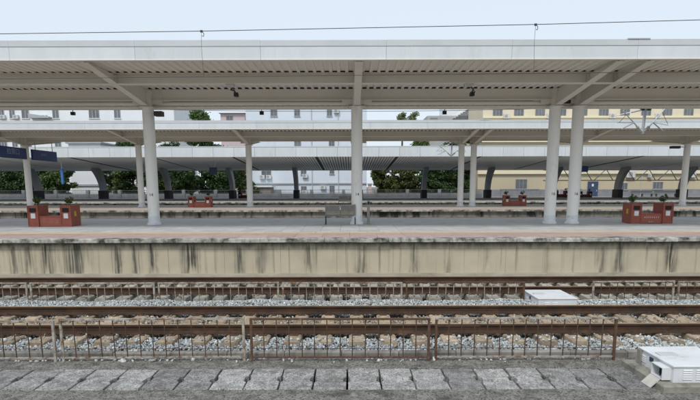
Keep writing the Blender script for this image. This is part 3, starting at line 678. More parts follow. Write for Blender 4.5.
# ================================================================== PLATFORM FURNITURE
def leaf_cloud(name, blobs, n, size, m, parent, flat=.5):
    """leaves as bent quads scattered through ellipsoid blobs (cx,cy,cz,rx,ry,rz)"""
    B = np.array(blobs, float); vol = B[:, 3] * B[:, 4] * B[:, 5]; pick = rng.choice(len(B), n, p=vol / vol.sum()); b = B[pick]
    d = rng.normal(size=(n, 3)); d /= np.linalg.norm(d, axis=1)[:, None]; rr = rng.random(n) ** .45; rr = np.where(rng.random(n) < .12, rr * rng.uniform(1.0, 1.45, n), rr)
    P = b[:, :3] + d * rr[:, None] * b[:, 3:6]
    u = rng.normal(size=(n, 3)); u /= np.linalg.norm(u, axis=1)[:, None]; w = rng.normal(size=(n, 3)); w -= (w * u).sum(1)[:, None] * u; w /= np.linalg.norm(w, axis=1)[:, None]
    s = size * rng.uniform(.55, 1.3, n)[:, None]; nn = np.cross(u, w)
    V = np.stack([P - u * s, P + w * s * flat + nn * s * .15, P + u * s, P - w * s * flat + nn * s * .15], 1)
    return bulk(name, V.reshape(-1, 3), np.arange(n * 4).reshape(n, 4), m, None, parent)
def litter_station(label, group, matbox='red_box'):
    """two bin cabinets with a low box seat between, at the origin, front at -y"""
    t = thing('litter_bin_station', (0, 0, 0), label, 'litter bin', group); W = 1.74; cw = .40; d = .78; h = .86
    for s in (-1, 1):
        cx = s * (W / 2 - cw / 2)
        c = MB()
        c.box(cx - cw / 2, cx + cw / 2, .02, d, 0.015, h - .03)
        c.box(cx - cw / 2 - .012, cx + cw / 2 + .012, .0, d + .012, h - .028, h)
        for q in (-1, 1): c.box(cx + q * cw / 2 - .02, cx + q * cw / 2 + .02, 0.0, .018, .0, h - .029)
        c.box(cx - cw / 2 + .021, cx + cw / 2 - .021, .004, .019, .0, .05)
        co = c.build('cabinet', matbox, t)
        MB().box(cx - .135, cx + .135, .010, .0195, h - .27, h - .10).build('bin_opening', 'dark', co)
        MB().box(cx - .09, cx + .09, .012, .0195, h - .52, h - .32).build('notice', 'notice', co)
        sx = cx + s * (cw / 2 + .004)
        MB().box(min(sx, sx + s * .003), max(sx, sx + s * .003), .30, .44, h - .45, h - .24).build('plaque', 'plaque', co)
        MB().tube((cx, .4, h), (cx, .4, h + .12), .012).tube((cx, .4, h + .05), (cx + .07, .38, h + .16), .008).tube((cx, .4, h + .05), (cx - .06, .43, h + .15), .008).build('stem', 'bark', t)
        leaf_cloud('plant', [(cx - .07, .4, h + .21, .12, .10, .10), (cx + .11, .38, h + .25, .08, .08, .07), (cx, .42, h + .12, .14, .12, .06), (cx + s * .05, .4, h + .33, .05, .05, .06), (cx - .15, .4, h + .16, .06, .06, .04)], 190, .042, 'leaf', t)
    b = MB().box(-W / 2 + cw + .002, W / 2 - cw - .002, .06, .62, .02, .39).build('box_seat', 'red_bench', t)
    MB().box(-W / 2 + cw + .001, W / 2 - cw - .001, .04, .64, .392, .43).build('seat_top', matbox, b)
    MB().box(-W / 2 + cw + .003, W / 2 - cw - .003, .052, .058, .10, .115).build('groove', matbox, b)
    return t, b
def place(root, x, y, rz=0, sc=1.0):
    root.location = (x, y, ZP); root.rotation_euler = (0, 0, rz); root.scale = (sc, sc, sc); WLOC[root.name] = (x, y, ZP)
x0, y0 = at_z(48, 226, ZP); x1, y1 = at_z(652, 224, ZP)
A, Ab = litter_station('red twin litter bins with plants on the nearest platform, at the left', 'red litter bin stations')
B = copy_tree(A); B['label'] = 'red twin litter bins with white lettering at the right of the nearest platform'
place(A, -12.27, y0, 0); place(B, 12.86, y1 - .25, 0)
bs = [o for o in B.children if o.name.startswith('box_seat')][0]
# white lettering on the seat front of the right-hand station (a notice too small to read, kept as rows of short marks)
lm = MB()
for k in range(8):
    x = -.30 + k * .082
    for q in range(4): lm.box(x + random.uniform(0, .03), x + .03 + random.uniform(0, .022), .0555, .0595, .245 + q * .017, .253 + q * .017)
    lm.box(x + .024, x + .032, .0557, .0596, .245, .305)
for k in range(3):
    x = -.10 + k * .07; lm.box(x, x + .045, .0555, .0595, .075, .083).box(x + .018, x + .026, .0557, .0596, .06, .10)
o = lm.build('lettering', 'notice', None, loc=(0, 0, 0)); o.parent = bs
for k, (px0, px1, py, lab) in enumerate(((187, 212, 207, 'small red litter bins on the second platform, left of the slim column'), (503, 528, 206.3, 'small red litter bins on the second platform in front of the yellow wall'))):
    xx, yy = at_z((px0 + px1) / 2, py, ZP); c = copy_tree(A); c['label'] = lab; place(c, xx, yy, 0)
for k, (px, lab) in enumerate(((245, 'dark red bins on the far platform behind the slim left column'), (562, 'dark red bins on the far platform seen between the near pair of columns'), (586, 'dark red bins on the far platform left of the blue door'))):
    xx, zz = at_Y(px, 195, 71.5); c = copy_tree(A); c['label'] = lab; place(c, xx, 71.5, 0, (1.05, 1.1, 1.0)[k]); c['group'] = 'dark red bins on the far platform'
    for o in [q for q in bpy.data.objects if q.parent == c]:
        if o.type == 'MESH' and o.name.startswith(('cabinet', 'box_seat')):
            o.data = o.data.copy(); o.data.materials[0] = MATS['red_dark']

def bench(x0, x1, Y, label, nseat):
    t = thing('platform_bench', ((x0 + x1) / 2, Y, ZP), label, 'bench', 'metal platform benches'); w = (x1 - x0) / nseat
    for i in range(nseat):
        a, b = x0 + i * w + .015, x0 + (i + 1) * w - .015
        bk = MB().box(a, b, Y - .02, Y + .0, ZP + .50, ZP + .84).build('backrest', 'bench_metal', t)
        pm = MB()
        for r in range(8):
            for q in range(12): pm.box(a + .03 + q * (b - a - .06) / 12, a + .03 + (q + .45) * (b - a - .06) / 12, Y - .0235, Y - .0205, ZP + .56 + r * .03, ZP + .575 + r * .03)
        pm.build('perforation', 'dark', bk)
        MB().prism([(a, Y + .02, ZP + .40), (a, Y + .46, ZP + .44), (a, Y + .46, ZP + .465), (a, Y + .02, ZP + .425)], (b - a, 0, 0)).build('seat', 'bench_seat', t)
        MB().box(a, b, Y - .015, Y + .015, ZP + .43, ZP + .49).build('back_strip', 'bench_seat', t)
    for x in (x0, x1):
        MB().tube((x, Y - .03, ZP + .36), (x, Y - .03, ZP + .86), .018).build('back_post', 'bench_metal', t)
        MB().beam((x, Y - .03, ZP + .38), (x, Y + .44, ZP + .41), .04, .04).build('arm', 'bench_metal', t)
        lg = MB().path([(x, Y - .10, ZP), (x, Y + .0, ZP + .18), (x, Y + .10, ZP + .38)], .022).path([(x, Y + .42, ZP), (x, Y + .3, ZP + .2), (x, Y + .16, ZP + .39)], .022).build('leg', 'black_box', t)
    MB().box(x0, x1, Y + .08, Y + .14, ZP + .34, ZP + .38).build('crossbar', 'bench_metal', t)
bench(-1.03, .22, 21.70, 'perforated grey metal bench beside the middle column', 2)
bench(at_Y(339, 200, 43)[0], at_Y(352, 200, 43)[0] + .5, 43.0, 'small metal bench on the second platform behind the middle column', 2)
p = thing('queue_post', (.79, 21.8, ZP), 'grey metal post standing right of the middle column', 'post')
MB().box(.73, .85, 21.75, 21.83, ZP + .03, ZP + 1.0).build('post', 'bench_metal', p)
MB().cbox(.68, .90, 21.68, 21.90, ZP, ZP + .028, .006).build('foot_plate', 'bench_metal', p)
MB().box(.75, .83, 21.744, 21.749, ZP + .84, ZP + .96).build('top_window', 'dark', p)

# ---- lamps, speakers and cameras on the canopies
def flood(px, Y, z, lab):
    x = at_Y(px, 108, Y)[0]; t = thing('floodlight', (x, Y, z - .02), lab, 'light', 'small black lights under the near canopy')
    MB().tube((x, Y, z - .02), (x, Y, z - .14), .02).build('stem', 'black_box', t)
    MB().box(x - .10, x + .10, Y - .07, Y + .07, z - .30, z - .14).build('housing', 'black_box', t)
for px, lab in ((73, 'small black light under the near canopy at the left'), (262, 'small black light under the near canopy left of the middle column'), (445, 'small black light under the near canopy right of the middle column')): flood(px, 27.0, 6.56, lab)
def horn(px, lab, s):
    x, z = at_Y(px, 88, 19.9); t = thing('loudspeaker', (x, 19.9, 6.24), lab, 'loudspeaker', 'hanging loudspeakers')
    xa = at_Y(px - 6 * s, 80, 19.1)[0]
    MB().box(xa - .14, xa + .14, 18.94, 19.10, 6.14, 6.235).build('bracket', 'galv', t)
    MB().path([(xa + .1 * s, 19.05, 6.19), (x - .08, 19.3, 6.10), (x - .02, 19.6, 6.12), (x, 19.85, 6.02)], .028).path([(xa + .12 * s, 19.02, 6.17), (x + .02, 19.4, 6.02), (x + .04, 19.85, 6.0)], .014).build('cable', 'black_box', t)
    MB().box(x - .065, x + .065, 19.75, 19.95, 5.95, 6.07).box(x - .08, x + .08, 19.72, 19.749, 5.94, 6.085).build('housing', 'black_box', t)
horn(237, 'black speaker on a dangling cable under the canopy left of centre', 1); horn(472, 'black speaker on a dangling cable under the canopy right of centre', .6)
t = thing('security_camera', (-8.2, 21.9, 5.55), 'dark security camera on the right of the nearest left column', 'camera')
MB().beam((-8.19, 21.85, 5.62), (-7.9, 21.75, 5.62), .05, .05).build('bracket', 'galv', t)
MB().box(-7.98, -7.66, 21.4, 21.72, 5.47, 5.66).build('housing', 'black_box', t)
t = thing('security_camera', (26.6, 41.2, 5.6), 'dark security camera left of the right-edge column', 'camera')
MB().beam((26.6, 41.2, 5.62), (26.0, 41.1, 5.62), .06, .06).build('bracket', 'galv', t); MB().box(25.3, 26.0, 40.9, 41.2, 5.5, 5.7).build('housing', 'black_box', t)

# ---- signs
def hanging_sign(X, y0, y1, z0, z1, lab, body, zoff, m='sign_blue', size=.33):
    t = thing('hanging_sign', (X, (y0 + y1) / 2, z0), lab, 'sign', 'blue platform signs')
    MB().box(X - .08, X + .08, y0, y1, z0, z1).build('panel', m, t)
    for y in (y0 + .5, y1 - .5): MB().tube((X, y, z1), (X, y, 6.55), .03).build('hanger', 'galv', t)
    if body:
        o = inst(text_mesh(body, size, 'sign_text'), 'lettering', (X + .082, (y0 + y1) / 2 + zoff, (z0 + z1) / 2 + .06), t, (math.pi / 2, 0, math.pi / 2))
hanging_sign(-25.55, 36.6, 41.0, 4.78, 5.62, 'blue hanging sign left of the white column at the left edge', '检票口', .6, size=.5)
hanging_sign(-25.55, 41.8, 45.2, 4.78, 5.62, 'blue hanging sign right of the white column at the left edge', '出站口', -.2, size=.26)
def small_sign(px0, px1, py0, py1, Y, lab, m, name, hang=2):
    xa, zt = at_Y(px0, py0, Y); xb, zb = at_Y(px1, py1, Y); t = thing(name, ((xa + xb) / 2, Y, zb), lab, 'sign')
    MB().box(xa, xb, Y - .07, Y + .07, zb, zt).build('panel', m, t)
    for x in ((xa * .75 + xb * .25, xa * .25 + xb * .75) if hang == 2 else ((xa + xb) / 2,)): MB().tube((x, Y, zt), (x, Y, zsl(Y) + .05), .035).build('hanger', 'galv', t)
    return t, xa, xb, zb, zt
t, xa, xb, zb, zt = small_sign(60.6, 64.4, 168, 183, 56.5, 'bright blue narrow banner hanging from the far canopy at the left', 'sign_bright', 'banner', 1)
lm = MB()
for k in range(6):
    z = zb + .2 + k * (zt - zb - .3) / 6
    lm.box(xa + .12, xb - .12, 56.424, 56.429, z, z + .05).box(xa + .17, xb - .17, 56.424, 56.4292, z + .08, z + .12)
lm.build('lettering', 'sign_text', t)
small_sign(209.5, 217.5, 167, 174.5, 60, 'dark display hanging from the far canopy over the small red bins', 'screen', 'display_screen')
small_sign(581.5, 588, 166.5, 172.5, 62, 'dark blue sign hanging from the far canopy above the dark red bins', 'sign_blue', 'hanging_sign')

# ---- overhead line
def wire(name, pts, r, lab, group=None):
    cu = MB()
    return tag(MB().path(pts, r, 5).build(name, 'wire'), lab, 'wire', group)
WY = 13.9
def catz(x): return np.interp(x, [-16, -9.06, -3.88, 4.91, 9.03, 16], [6.50, 6.53, 6.585, 6.73, 6.83, 7.02])
xs = np.linspace(-16, 16, 33); wire('overhead_wire', [(x, WY, float(catz(x))) for x in xs], .009, 'thin messenger wire crossing the sky above the nearest canopy')
wire('contact_wire', [(x, WY, 5.45 + .0075 * (x + 4)) for x in (-16, -4, 4, 16)], .0075, 'thin contact wire crossing in front of the canopy underside')
for px, lab in ((202, 'thin dropper wire hanging left of the middle column'), (536, 'thin dropper wire hanging left of the column pair')):
    x = at_Y(px, 31, WY)[0]; zt = float(catz(x))
    t = thing('dropper', (x, WY, 5.47), lab, 'wire', 'droppers of the overhead line')
    MB().path([(x, WY, zt), (x - .015, WY, zt - .4), (x + .01, WY, 5.45 + .0075 * (x + 4))], .0045, 5).build('dropper_wire', 'wire', t)
    MB().path([(x + .02, WY, zt - .01), (x + .06, WY, zt - .06), (x + .05, WY, zt - .13), (x + .01, WY, zt - .12)], .008, 5).box(x - .03, x + .03, WY - .02, WY + .02, zt - .03, zt + .02).build('clamp', 'wire', t)
wire('overhead_wire', [(x, 31.5, 7.05 + .001 * x * x) for x in np.linspace(-34, 34, 18)], .015, 'thin wire over the tracks between the two island platforms')

def cantilever(px_top, Y, zt, zb, lab, s=1.0):
    X = at_Y(px_top, 120, Y)[0]; t = thing('catenary_bracket', (X, Y, zb), lab, 'overhead bracket', 'overhead line brackets')
    Xb = X - .06 * s
    MB().tube((X, Y, zt), (Xb, Y, zb), .085 * s, .075 * s, 10).build('drop_tube', 'galv', t, True)
    MB().box(X - .28 * s, X + .28 * s, Y - 1.9, Y + .1, zt - .10, zt).build('mounting_arm', 'galv', t)
    MB().tube((X - .30 * s, Y, zt - .16), (X + .30 * s, Y, zt - .16), .06 * s).build('collar', 'black_box', t)
    MB().tube((X - .75 * s, Y, zt - .30), (X - .1, Y, zt - .15), .05 * s).tube((X - 1.5 * s, Y + .3, zt - .45), (X - .75 * s, Y, zt - .30), .022 * s).build('strut', 'galv', t)
    for sg in (-1, 1):
        a = (Xb, Y, zb + .05); b = (Xb + sg * .45 * s, Y + .15 * sg, zb + .42 * s); c = (Xb + sg * (1.42 if sg < 0 else 1.5) * s, Y + .5 * sg, zb + (1.15 if sg < 0 else 1.5) * s)
        am = MB().tube(b, c, .03 * s).build('diagonal_arm', 'galv', t)
        ins = MB().tube(a, b, .05 * s)
        for k in range(5):
            q = [a[i] + (b[i] - a[i]) * (.2 + .16 * k) for i in range(3)]; q2 = [q[i] + (b[i] - a[i]) * .05 for i in range(3)]; ins.tube(q, q2, .085 * s)
        ins.build('insulator', 'insulator', t)
        e = [b[i] + (c[i] - b[i]) * .2 for i in range(3)]
        MB().tube(e, (Xb + sg * 1.5 * s, Y + .6 * sg, zb + .18 * s), .035 * s).tube(e, (Xb + sg * 1.75 * s, Y + .6 * sg, zb + .52 * s), .018 * s).build('registration_arm', 'galv', t)
        m_ = [b[i] + (c[i] - b[i]) * .75 for i in range(3)]
        MB().tube(m_, (m_[0] + sg * .38 * s, m_[1], zb + .55 * s), .013).build('stay_wire', 'wire', t)
cantilever(645, 29.0, 6.92, 5.46, 'pale steel overhead bracket with splayed arms between the canopies at the right')
cantilever(453, 49.5, 6.7, 5.4, 'small overhead bracket over the far tracks left of the slim column pair', .9)

# ================================================================== BACKGROUND
# ---- railing on the rear wall of the far platform
RY_ = 75.2; xa, xb = -70, at_Y(482, 195, RY_)[0]
t = thing('boundary_wall', ((xa + xb) / 2, RY_, ZP), 'low grey wall with thin railing behind the far platform', 'wall')
MB().box(xa, xb, RY_ - .12, RY_ + .12, .9, 1.62).build('wall', 'back_wall', t)
MB().box(xa, xb, RY_ - .03, RY_ + .03, 2.08, 2.13).box(xa, xb, RY_ - .02, RY_ + .02, 1.72, 1.76).build('rail', 'railing', t)
pm = MB().box(-.22, .22, -.22, .22, 0, 1.18).mesh('pillar', 'back_wall'); bm = MB()
x = at_Y(216, 195, RY_)[0]; k = -12
while x + k * 4.67 < xb:
    if x + k * 4.67 > xa: inst(pm, 'pillar', (x + k * 4.67, RY_, 1.0), t)
    k += 1
xx = xa
while xx < xb:
    bm.box(xx - .012, xx + .012, RY_ - .012, RY_ + .012, 1.76, 2.08); xx += .22
tag(bm.build('baluster', 'railing', t), kind='stuff')

# ---- buildings
def window(mb_parent, x0, x1, z0, z1, Y, bars=1, frame='frame', sill=True):
    f = MB().box(x0 - .06, x1 + .06, Y - .07, Y - .002, z1, z1 + .07).box(x0 - .06, x1 + .06, Y - .07, Y - .002, z0 - .07, z0).box(x0 - .06, x0, Y - .07, Y - .002, z0, z1).box(x1, x1 + .06, Y - .07, Y - .002, z0, z1)
    for k in range(bars):
        x = x0 + (x1 - x0) * (k + 1) / (bars + 1); f.box(x - .03, x + .03, Y - .06, Y - .003, z0, z1)
    w = f.build('window', frame, mb_parent)
    MB().box(x0, x1, Y - .02, Y - .004, z0, z1).build('pane', 'glass', w)
    if sill: MB().box(x0 - .12, x1 + .12, Y - .16, Y - .071, z0 - .16, z0 - .072).build('sill', frame, w)
def ac(parent, x, z, Y, w=.85, h=.6):
    a = MB().box(x - w / 2, x + w / 2, Y - .42, Y - .06, z, z + h).build('air_conditioner', 'ac_white', parent)
    MB().tube((x - .1, Y - .421, z + h / 2), (x - .1, Y - .428, z + h / 2), h * .40, n=14).build('fan_grille', 'frame', a)
    MB().box(x - w / 2, x + w / 2, Y - .42, Y - .002, z - .06, z - .004).build('bracket', 'frame', a)
def PX(px, Y): return at_Y(px, 150, Y)[0]
def PZ(py, Y): return at_Y(350, py, Y)[1]
# pale blue block
Y = 88; bx0, bx1 = PX(247, Y), PX(367, Y)
t = thing('apartment_building', ((bx0 + bx1) / 2, Y, 0), 'pale blue apartment building behind the middle of the far platform', 'building')
MB().box(bx0, bx1, Y, Y + 14, -.6, 17.2).build('wall', 'blue_wall', t)
MB().box(bx0 - .2, bx1 + .2, Y - .25, Y + 14.2, 17.202, 17.6).build('roof', 'white_wall', t)
for py in (183.3, 150, 128): MB().box(bx0, bx1, Y - .18, Y - .002, PZ(py, Y) - .14, PZ(py, Y) + .08).build('ledge', 'grey_wall', t)
for px in (312, 338.5): MB().tube((PX(px, Y), Y - .1, 0), (PX(px, Y), Y - .1, 16.5), .07).build('drainpipe', 'pipe', t)
for px, py, w, h in ((332, 189, 4.5, 6), (303.5, 189, 5, 5), (303.5, 171, 5, 6), (332, 171, 4, 5), (266, 174, 9, 6), (298, 112, 5, 7), (330, 112, 4.5, 7), (275, 112, 6, 7), (298, 144, 6, 5), (332, 144, 5, 5)):
    x0, x1 = PX(px - w / 2, Y), PX(px + w / 2, Y); z = PZ(py, Y); window(t, x0, x1, z - h / 2 * Y / F, z + h / 2 * Y / F, Y, 1)
for px, py in ((304.5, 193.5), (305, 177.5), (262, 178.5), (268.5, 178.5), (323, 189), (337, 113)): ac(t, PX(px, Y), PZ(py, Y), Y)
# brick lean-to
Y = 84; x0, x1 = PX(251, Y), PX(270, Y)
t = thing('shed', ((x0 + x1) / 2, Y, 0), 'small brick shed with white flat roof before the pale blue building', 'shed')
MB().box(x0, x1, Y, Y + 3.4, -.6, PZ(187, Y)).build('wall', 'brick', t); MB().box(x0 - .3, x1 + .3, Y - .3, Y + 3.5, PZ(187, Y) + .002, PZ(185.2, Y)).build('roof', 'white_wall', t)
# brick pier at the corner of the blue block
Y = 79; x0, x1 = PX(368.5, Y), PX(372, Y)
t = thing('gate_pier', ((x0 + x1) / 2, Y, 0), 'pinkish brick gate pier between the pale blue building and the bushes', 'pier')
MB().box(x0, x1, Y, Y + .5, -.6, PZ(185, Y)).build('shaft', 'pink_wall', t); MB().box(x0 - .1, x1 + .1, Y - .1, Y + .6, PZ(185, Y) + .002, PZ(183.5, Y)).build('cap', 'frame', t)
# white house at the left
Y = 86; x0, x1 = PX(69, Y), PX(101, Y)
t = thing('house', ((x0 + x1) / 2, Y, 0), 'white house with a dark ledge between the trees at the left', 'building')
MB().box(x0, x1, Y, Y + 9, -.6, PZ(143, Y)).build('wall', 'white_wall', t)
MB().box(x0, x1, Y - .2, Y - .002, PZ(184.5, Y) - .15, PZ(184.5, Y) + .15).build('ledge', 'grey_wall', t)
MB().box(x0 - .3, x1 + .3, Y - .35, Y + 9.3, PZ(143, Y) + .002, PZ(142, Y) + .1).build('roof', 'grey_wall', t)
window(t, PX(88, Y), PX(94, Y), PZ(168, Y), PZ(160, Y), Y, 1)
# tall white block far left
Y = 104; x0, x1 = PX(-70, Y), PX(176, Y)
t = thing('apartment_building', ((x0 + x1) / 2, Y, 0), 'tall white apartment block seen between the canopies at the left', 'building')
MB().box(x0, x1, Y, Y + 14, -.6, 21.3).build('wall', 'white_wall', t)
MB().box(x0 - .3, x1 + .3, Y - .4, Y + 14.3, 21.302, 21.7).build('roof', 'grey_wall', t)
for px, w in ((4, 8), (16, 5), (29, 7), (59, 6), (97, 10), (-20, 8), (120, 6), (150, 6)):
    for py in (113.5, 144):
        window(t, PX(px - w / 2, Y), PX(px + w / 2, Y), PZ(py + 4, Y), PZ(py - 4.5, Y), Y, 2 if w > 7 else 1, 'frame_white')
MB().prism([(PX(35, Y), Y - 1.2, PZ(118, Y)), (PX(55, Y), Y - 1.2, PZ(118, Y)), (PX(55, Y), Y - 1.2, PZ(116.5, Y)), (PX(35, Y), Y - 1.2, PZ(113.5, Y))], (0, 1.19, 0)).build('balcony_roof', 'grey_wall', t)
for px in (7, 20, 48): ac(t, PX(px, Y), PZ(118, Y), Y, 1.0, .7)
# pink house with red roof edge
Y = 100; x0, x1 = PX(222, Y), PX(246, Y)
t = thing('house', ((x0 + x1) / 2, Y, 0), 'pinkish house with a red roof edge left of the pale blue building', 'building')
MB().box(x0, x1, Y, Y + 9, -.6, PZ(113, Y)).build('wall', 'pink_wall', t); MB().prism([(x0 - .3, Y - .5, PZ(113, Y)), (x0 - .3, Y + 9.5, PZ(113, Y)), (x0 - .3, Y + 4.5, PZ(110.5, Y))], (x1 - x0 + .6, 0, 0)).build('roof', 'roof_red', t)
window(t, PX(228, Y), PX(234, Y), PZ(122, Y), PZ(116, Y), Y)
# grey stair tower with a stair
Y = 112; x0, x1 = PX(427, Y), PX(478, Y)
t = thing('stair_tower', ((x0 + x1) / 2, Y, 0), 'grey building with an outside stair seen between the canopies', 'building')
MB().box(x0, x1, Y, Y + 9, -.6, PZ(116, Y)).build('wall', 'grey_wall', t); MB().box(PX(446, Y), x1, Y, Y + 9, PZ(116, Y) + .002, 23.5).build('upper_wall', 'white_wall', t)
for k in range(9): MB().box(PX(452, Y) + k * .5, PX(452, Y) + k * .5 + .5, Y - 1.4, Y - .02, PZ(119, Y) + k * .30, PZ(119, Y) + k * .30 + .12).build('step', 'frame_white', t)
MB().beam((PX(452, Y), Y - 1.45, PZ(118, Y) + .7), (PX(452, Y) + 4.5, Y - 1.45, PZ(118, Y) + 3.4), .08, .08).build('handrail', 'frame_white', t)
window(t, PX(430, Y), PX(437, Y), PZ(119, Y), PZ(112.5, Y) - 1.2, Y)
window(t, PX(468, Y), PX(473, Y), PZ(118, Y), PZ(112.5, Y), Y)
# long yellow station building on the right
Y = 79.5; x0, x1 = PX(479, Y), PX(479, Y) + 52
t = thing('station_building', ((x0 + x1) / 2, Y, 0), 'long yellow building with cream band behind the far platform at the right', 'building')
MB().box(x0, x1, Y, Y + 12, -.6, 9.2).build('wall', 'yellow_wall', t)
MB().box(x0, x1, Y - .06, Y - .002, .9, PZ(190, Y)).build('dado', 'dado', t)
MB().box(x0 - .1, x1, Y - .35, Y - .003, PZ(174.5, Y), PZ(171, Y)).build('cornice', 'cream', t)
MB().box(x0 - .3, x1 + .3, Y - .5, Y + 12.3, 9.202, 9.6).build('roof', 'cream', t)
for px, w, py0, py1 in ((523, 11, 180, 190.5), (626, 8, 184, 190), (661, 9.5, 183, 189.5), (735, 9, 183, 190)): window(t, PX(px - w / 2, Y), PX(px + w / 2, Y), PZ(py1, Y), PZ(py0, Y), Y, 2)
d = MB().box(PX(590, Y), PX(600.5, Y), Y - .12, Y - .061, 1.0, PZ(182, Y)).build('door', 'door_blue', t); MB().box(PX(594, Y), PX(596, Y), Y - .13, Y - .121, PZ(187, Y), PZ(184.5, Y)).build('door_sign', 'notice', d)
MB().box(PX(598.8, Y), PX(599.5, Y), Y - .16, Y - .121, PZ(192, Y), PZ(190.5, Y)).build('handle', 'galv', d)
for px in (644, 562, 708): MB().tube((PX(px, Y), Y - .1, 1), (PX(px, Y), Y - .1, PZ(171, Y)), .05).build('drainpipe', 'pipe', t)
for px, w, h in ((632, 1.3, .9), (692, 1.5, 1.5), (651, .5, .5)): ac(t, PX(px, Y), PZ(178, Y), Y, w, h)
# upper yellow block behind
mat('pale_yellow', (.66, .60, .47), (.62, .56, .44), .4, .9)
Y = 98; x0 = PX(482, Y); x1 = x0 + 62
t = thing('apartment_building', ((x0 + x1) / 2, Y, 0), 'yellow block with cream bands seen between the canopies at the right', 'building')
MB().box(x0, x1, Y, Y + 12, -.6, 19.4).build('wall', 'pale_yellow', t)
MB().box(x0 - .4, x1 + .4, Y - .6, Y + 12.4, 19.402, 19.9).build('roof', 'cream', t)
for py in (144.5, 140, 117.5): MB().box(x0, x1, Y - .2, Y - .003, PZ(py, Y) - .2, PZ(py, Y) + .18).build('band', 'cream', t)
for px in list(range(492, 760, 21)):
    window(t, PX(px, Y), PX(px + 9, Y), PZ(117, Y), PZ(110, Y), Y, 2); window(t, PX(px + 3, Y), PX(px + 10, Y), PZ(150, Y), PZ(146, Y), Y, 1)
for px in (505, 548, 610, 655): ac(t, PX(px, Y), PZ(119, Y), Y, 1.1, .8)
# steel truss under the far canopy
Y = 73.4; xa, xb = PX(545, Y), PX(760, Y); zb, zt = PZ(181, Y), PZ(170, Y) - .1
t = thing('steel_truss', ((xa + xb) / 2, Y, zb), 'dark steel truss under the far canopy before the yellow wall', 'truss')
MB().box(xa, xb, Y - .06, Y + .06, zb - .06, zb + .06).build('bottom_chord', 'railing', t); MB().box(xa, xb, Y - .06, Y + .06, zt - .05, zt + .05).build('top_chord', 'railing', t)
x = PX(564, Y)
for k in range(7):
    xk = x + k * 21 * Y / F; MB().tube((xk - 1.5, Y, zb), (xk, Y, zt), .055, n=6).build('diagonal', 'railing', t); MB().tube((xk + 1.2, Y, zb), (xk + .25, Y, zt), .055, n=6).build('diagonal', 'railing', t)
# benches at the foot of the yellow wall
for px0, px1, lab in ((636, 658, 'dark metal bench against the yellow building left of its window'), (660, 682, 'dark metal bench against the yellow building near the right-edge column')):
    Yb = 76.6; a, b = PX(px0, Yb), PX(px1, Yb); t = thing('platform_bench', ((a + b) / 2, Yb, 1.0), lab, 'bench', 'dark benches on the far platform')
    MB().box(a, b, Yb, Yb + .45, 1.40, 1.46).build('seat', 'railing', t); MB().box(a, b, Yb + .45, Yb + .5, 1.55, 1.9).build('backrest', 'railing', t)
    for x in (a + .2, (a + b) / 2, b - .2): MB().box(x - .04, x + .04, Yb + .02, Yb + .44, .9, 1.398).build('leg', 'railing', t)
tag(MB().box(at_Y(486, 195, 76.2)[0], 75, 76.0, 79.6, -.6, .99).build('pavement', 'paving_dark'), 'dark pavement before the yellow station building', kind='structure')
# low grey cabinet wall left part of the yellow building
Y = 77.4; x0, x1 = PX(503, Y), PX(541, Y)
t = thing('planter_wall', ((x0 + x1) / 2, Y, .99), 'low grey stone wall before the yellow building behind the small red bins', 'wall')
MB().box(x0, x1, Y, Y + .4, .98, PZ(190, Y)).build('wall', 'dado', t); MB().box(x0 - .1, x1 + .1, Y - .06, Y + .46, PZ(190, Y) + .002, PZ(190, Y) + .12).build('cap', 'grey_wall', t)

# ---- trees
def tree(px, Y, top_py, rad, label, m, n=5200, lift=.0, leaf=.26, low=1.2):
    X = PX(px, Y); zt = PZ(top_py, Y); t = thing('tree', (X, Y, -.6), label, 'tree', 'trees behind the far platform'); r = random.Random(int(px * 7 + Y))
    tr = MB(); zf = low + (zt - low) * .35; tr.tube((X, Y, -.7), (X + .1, Y, zf), .24, .16, 9)
    blobs = []
    nb = 30
    for k in range(nb):
        a = r.uniform(0, 6.28); u = (k + .5) / nb; z = low + (zt - low) * (u * .93 + .03); q = rad * (.35 + .75 * math.sin(math.pi * min(1, u * .85 + .15))) * r.uniform(.25, .85)
        x, y = X + q * math.cos(a), Y + q * math.sin(a) * .8; rr = rad * r.uniform(.16, .42)
        z = min(z, zt - rr * .75)
        blobs.append((x, y, z, rr, rr, rr * .75))
        tr.tube((X + .1, Y, min(zf, z)), (x, y, z), .06, .015, 5)
    tr.build('trunk', 'bark', t)
    tag(leaf_cloud('crown', blobs, n, leaf, m, t), kind=None)
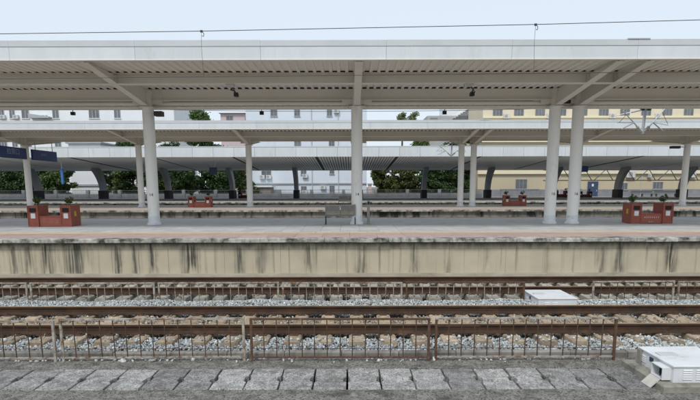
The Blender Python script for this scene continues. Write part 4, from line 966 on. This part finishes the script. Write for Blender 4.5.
T = [(20, 84, 160, 3.8, 'broad dark tree behind the white column with the blue signs', 'leaf_dark'), (90, 92, 140, 2.5, 'tree top showing above the white house', 'leaf_dark'), (170, 86, 140, 3.8, 'broad dark tree between the nearest left column and the small red bins', 'leaf_dark'), (212, 84, 150, 3.2, 'leafy tree behind the dark hanging display', 'leaf_dark'), (455, 87, 142, 3.4, 'broad dark tree behind the slim column pair', 'leaf_dark'), (434, 81, 164, 2.4, 'low bushy tree between the curved support and the slim pair', 'leaf_dark'), (8, 80, 166, 3.3, 'dark leafy tree at the left edge below the blue signs', 'leaf_dark'), (34, 81, 158, 3.0, 'dark tree behind the leftmost curved support', 'leaf_dark'), (57, 79.5, 164, 2.6, 'dark tree just left of the white house', 'leaf_mid'),
     (112, 82, 150, 2.6, 'tree with ivy just right of the white house', 'leaf_mid'), (131, 84, 138, 3.6, 'tall dark tree behind the nearest left column', 'leaf_dark'), (156, 82, 150, 3.2, 'dark tree right of the nearest left column', 'leaf_dark'),
     (182, 80, 158, 2.6, 'bushy tree behind the small red bins on the left', 'leaf_dark'), (201, 86, 108, 4.0, 'tallest green tree rising above the second canopy at the left', 'leaf_mid'), (226, 81, 150, 2.8, 'dark tree left of the slim column', 'leaf_dark'), (244, 83, 166, 2.2, 'brownish bush beside the brick shed', 'leaf_brown'),
     (384, 82, 152, 2.6, 'dark tree just right of the pale blue building', 'leaf_brown'), (402, 80, 162, 2.6, 'yellow green bush right of the middle column', 'leaf_brown'), (422, 84, 138, 3.0, 'tall tree behind the curved support right of the middle column', 'leaf_mid'),
     (445, 80.5, 158, 2.8, 'dark tree left of the slim column pair', 'leaf_dark'), (468, 84, 152, 2.4, 'dark tree at the end of the yellow building', 'leaf_dark'),
     (-14, 82, 162, 3.2, 'dark tree cut by the left edge', 'leaf_dark')]
for a in T: tree(*a[:5], a[5], n=22000 if a[2] < 120 else 13000, leaf=.19)
for px, lab in ((402, 'slender pale tree seen between the canopies right of the middle column'), (414, 'second slender pale tree seen between the canopies')):
    tree(px, 105, 112, 1.7, lab, 'leaf_pale', n=1500, leaf=.22, low=13)
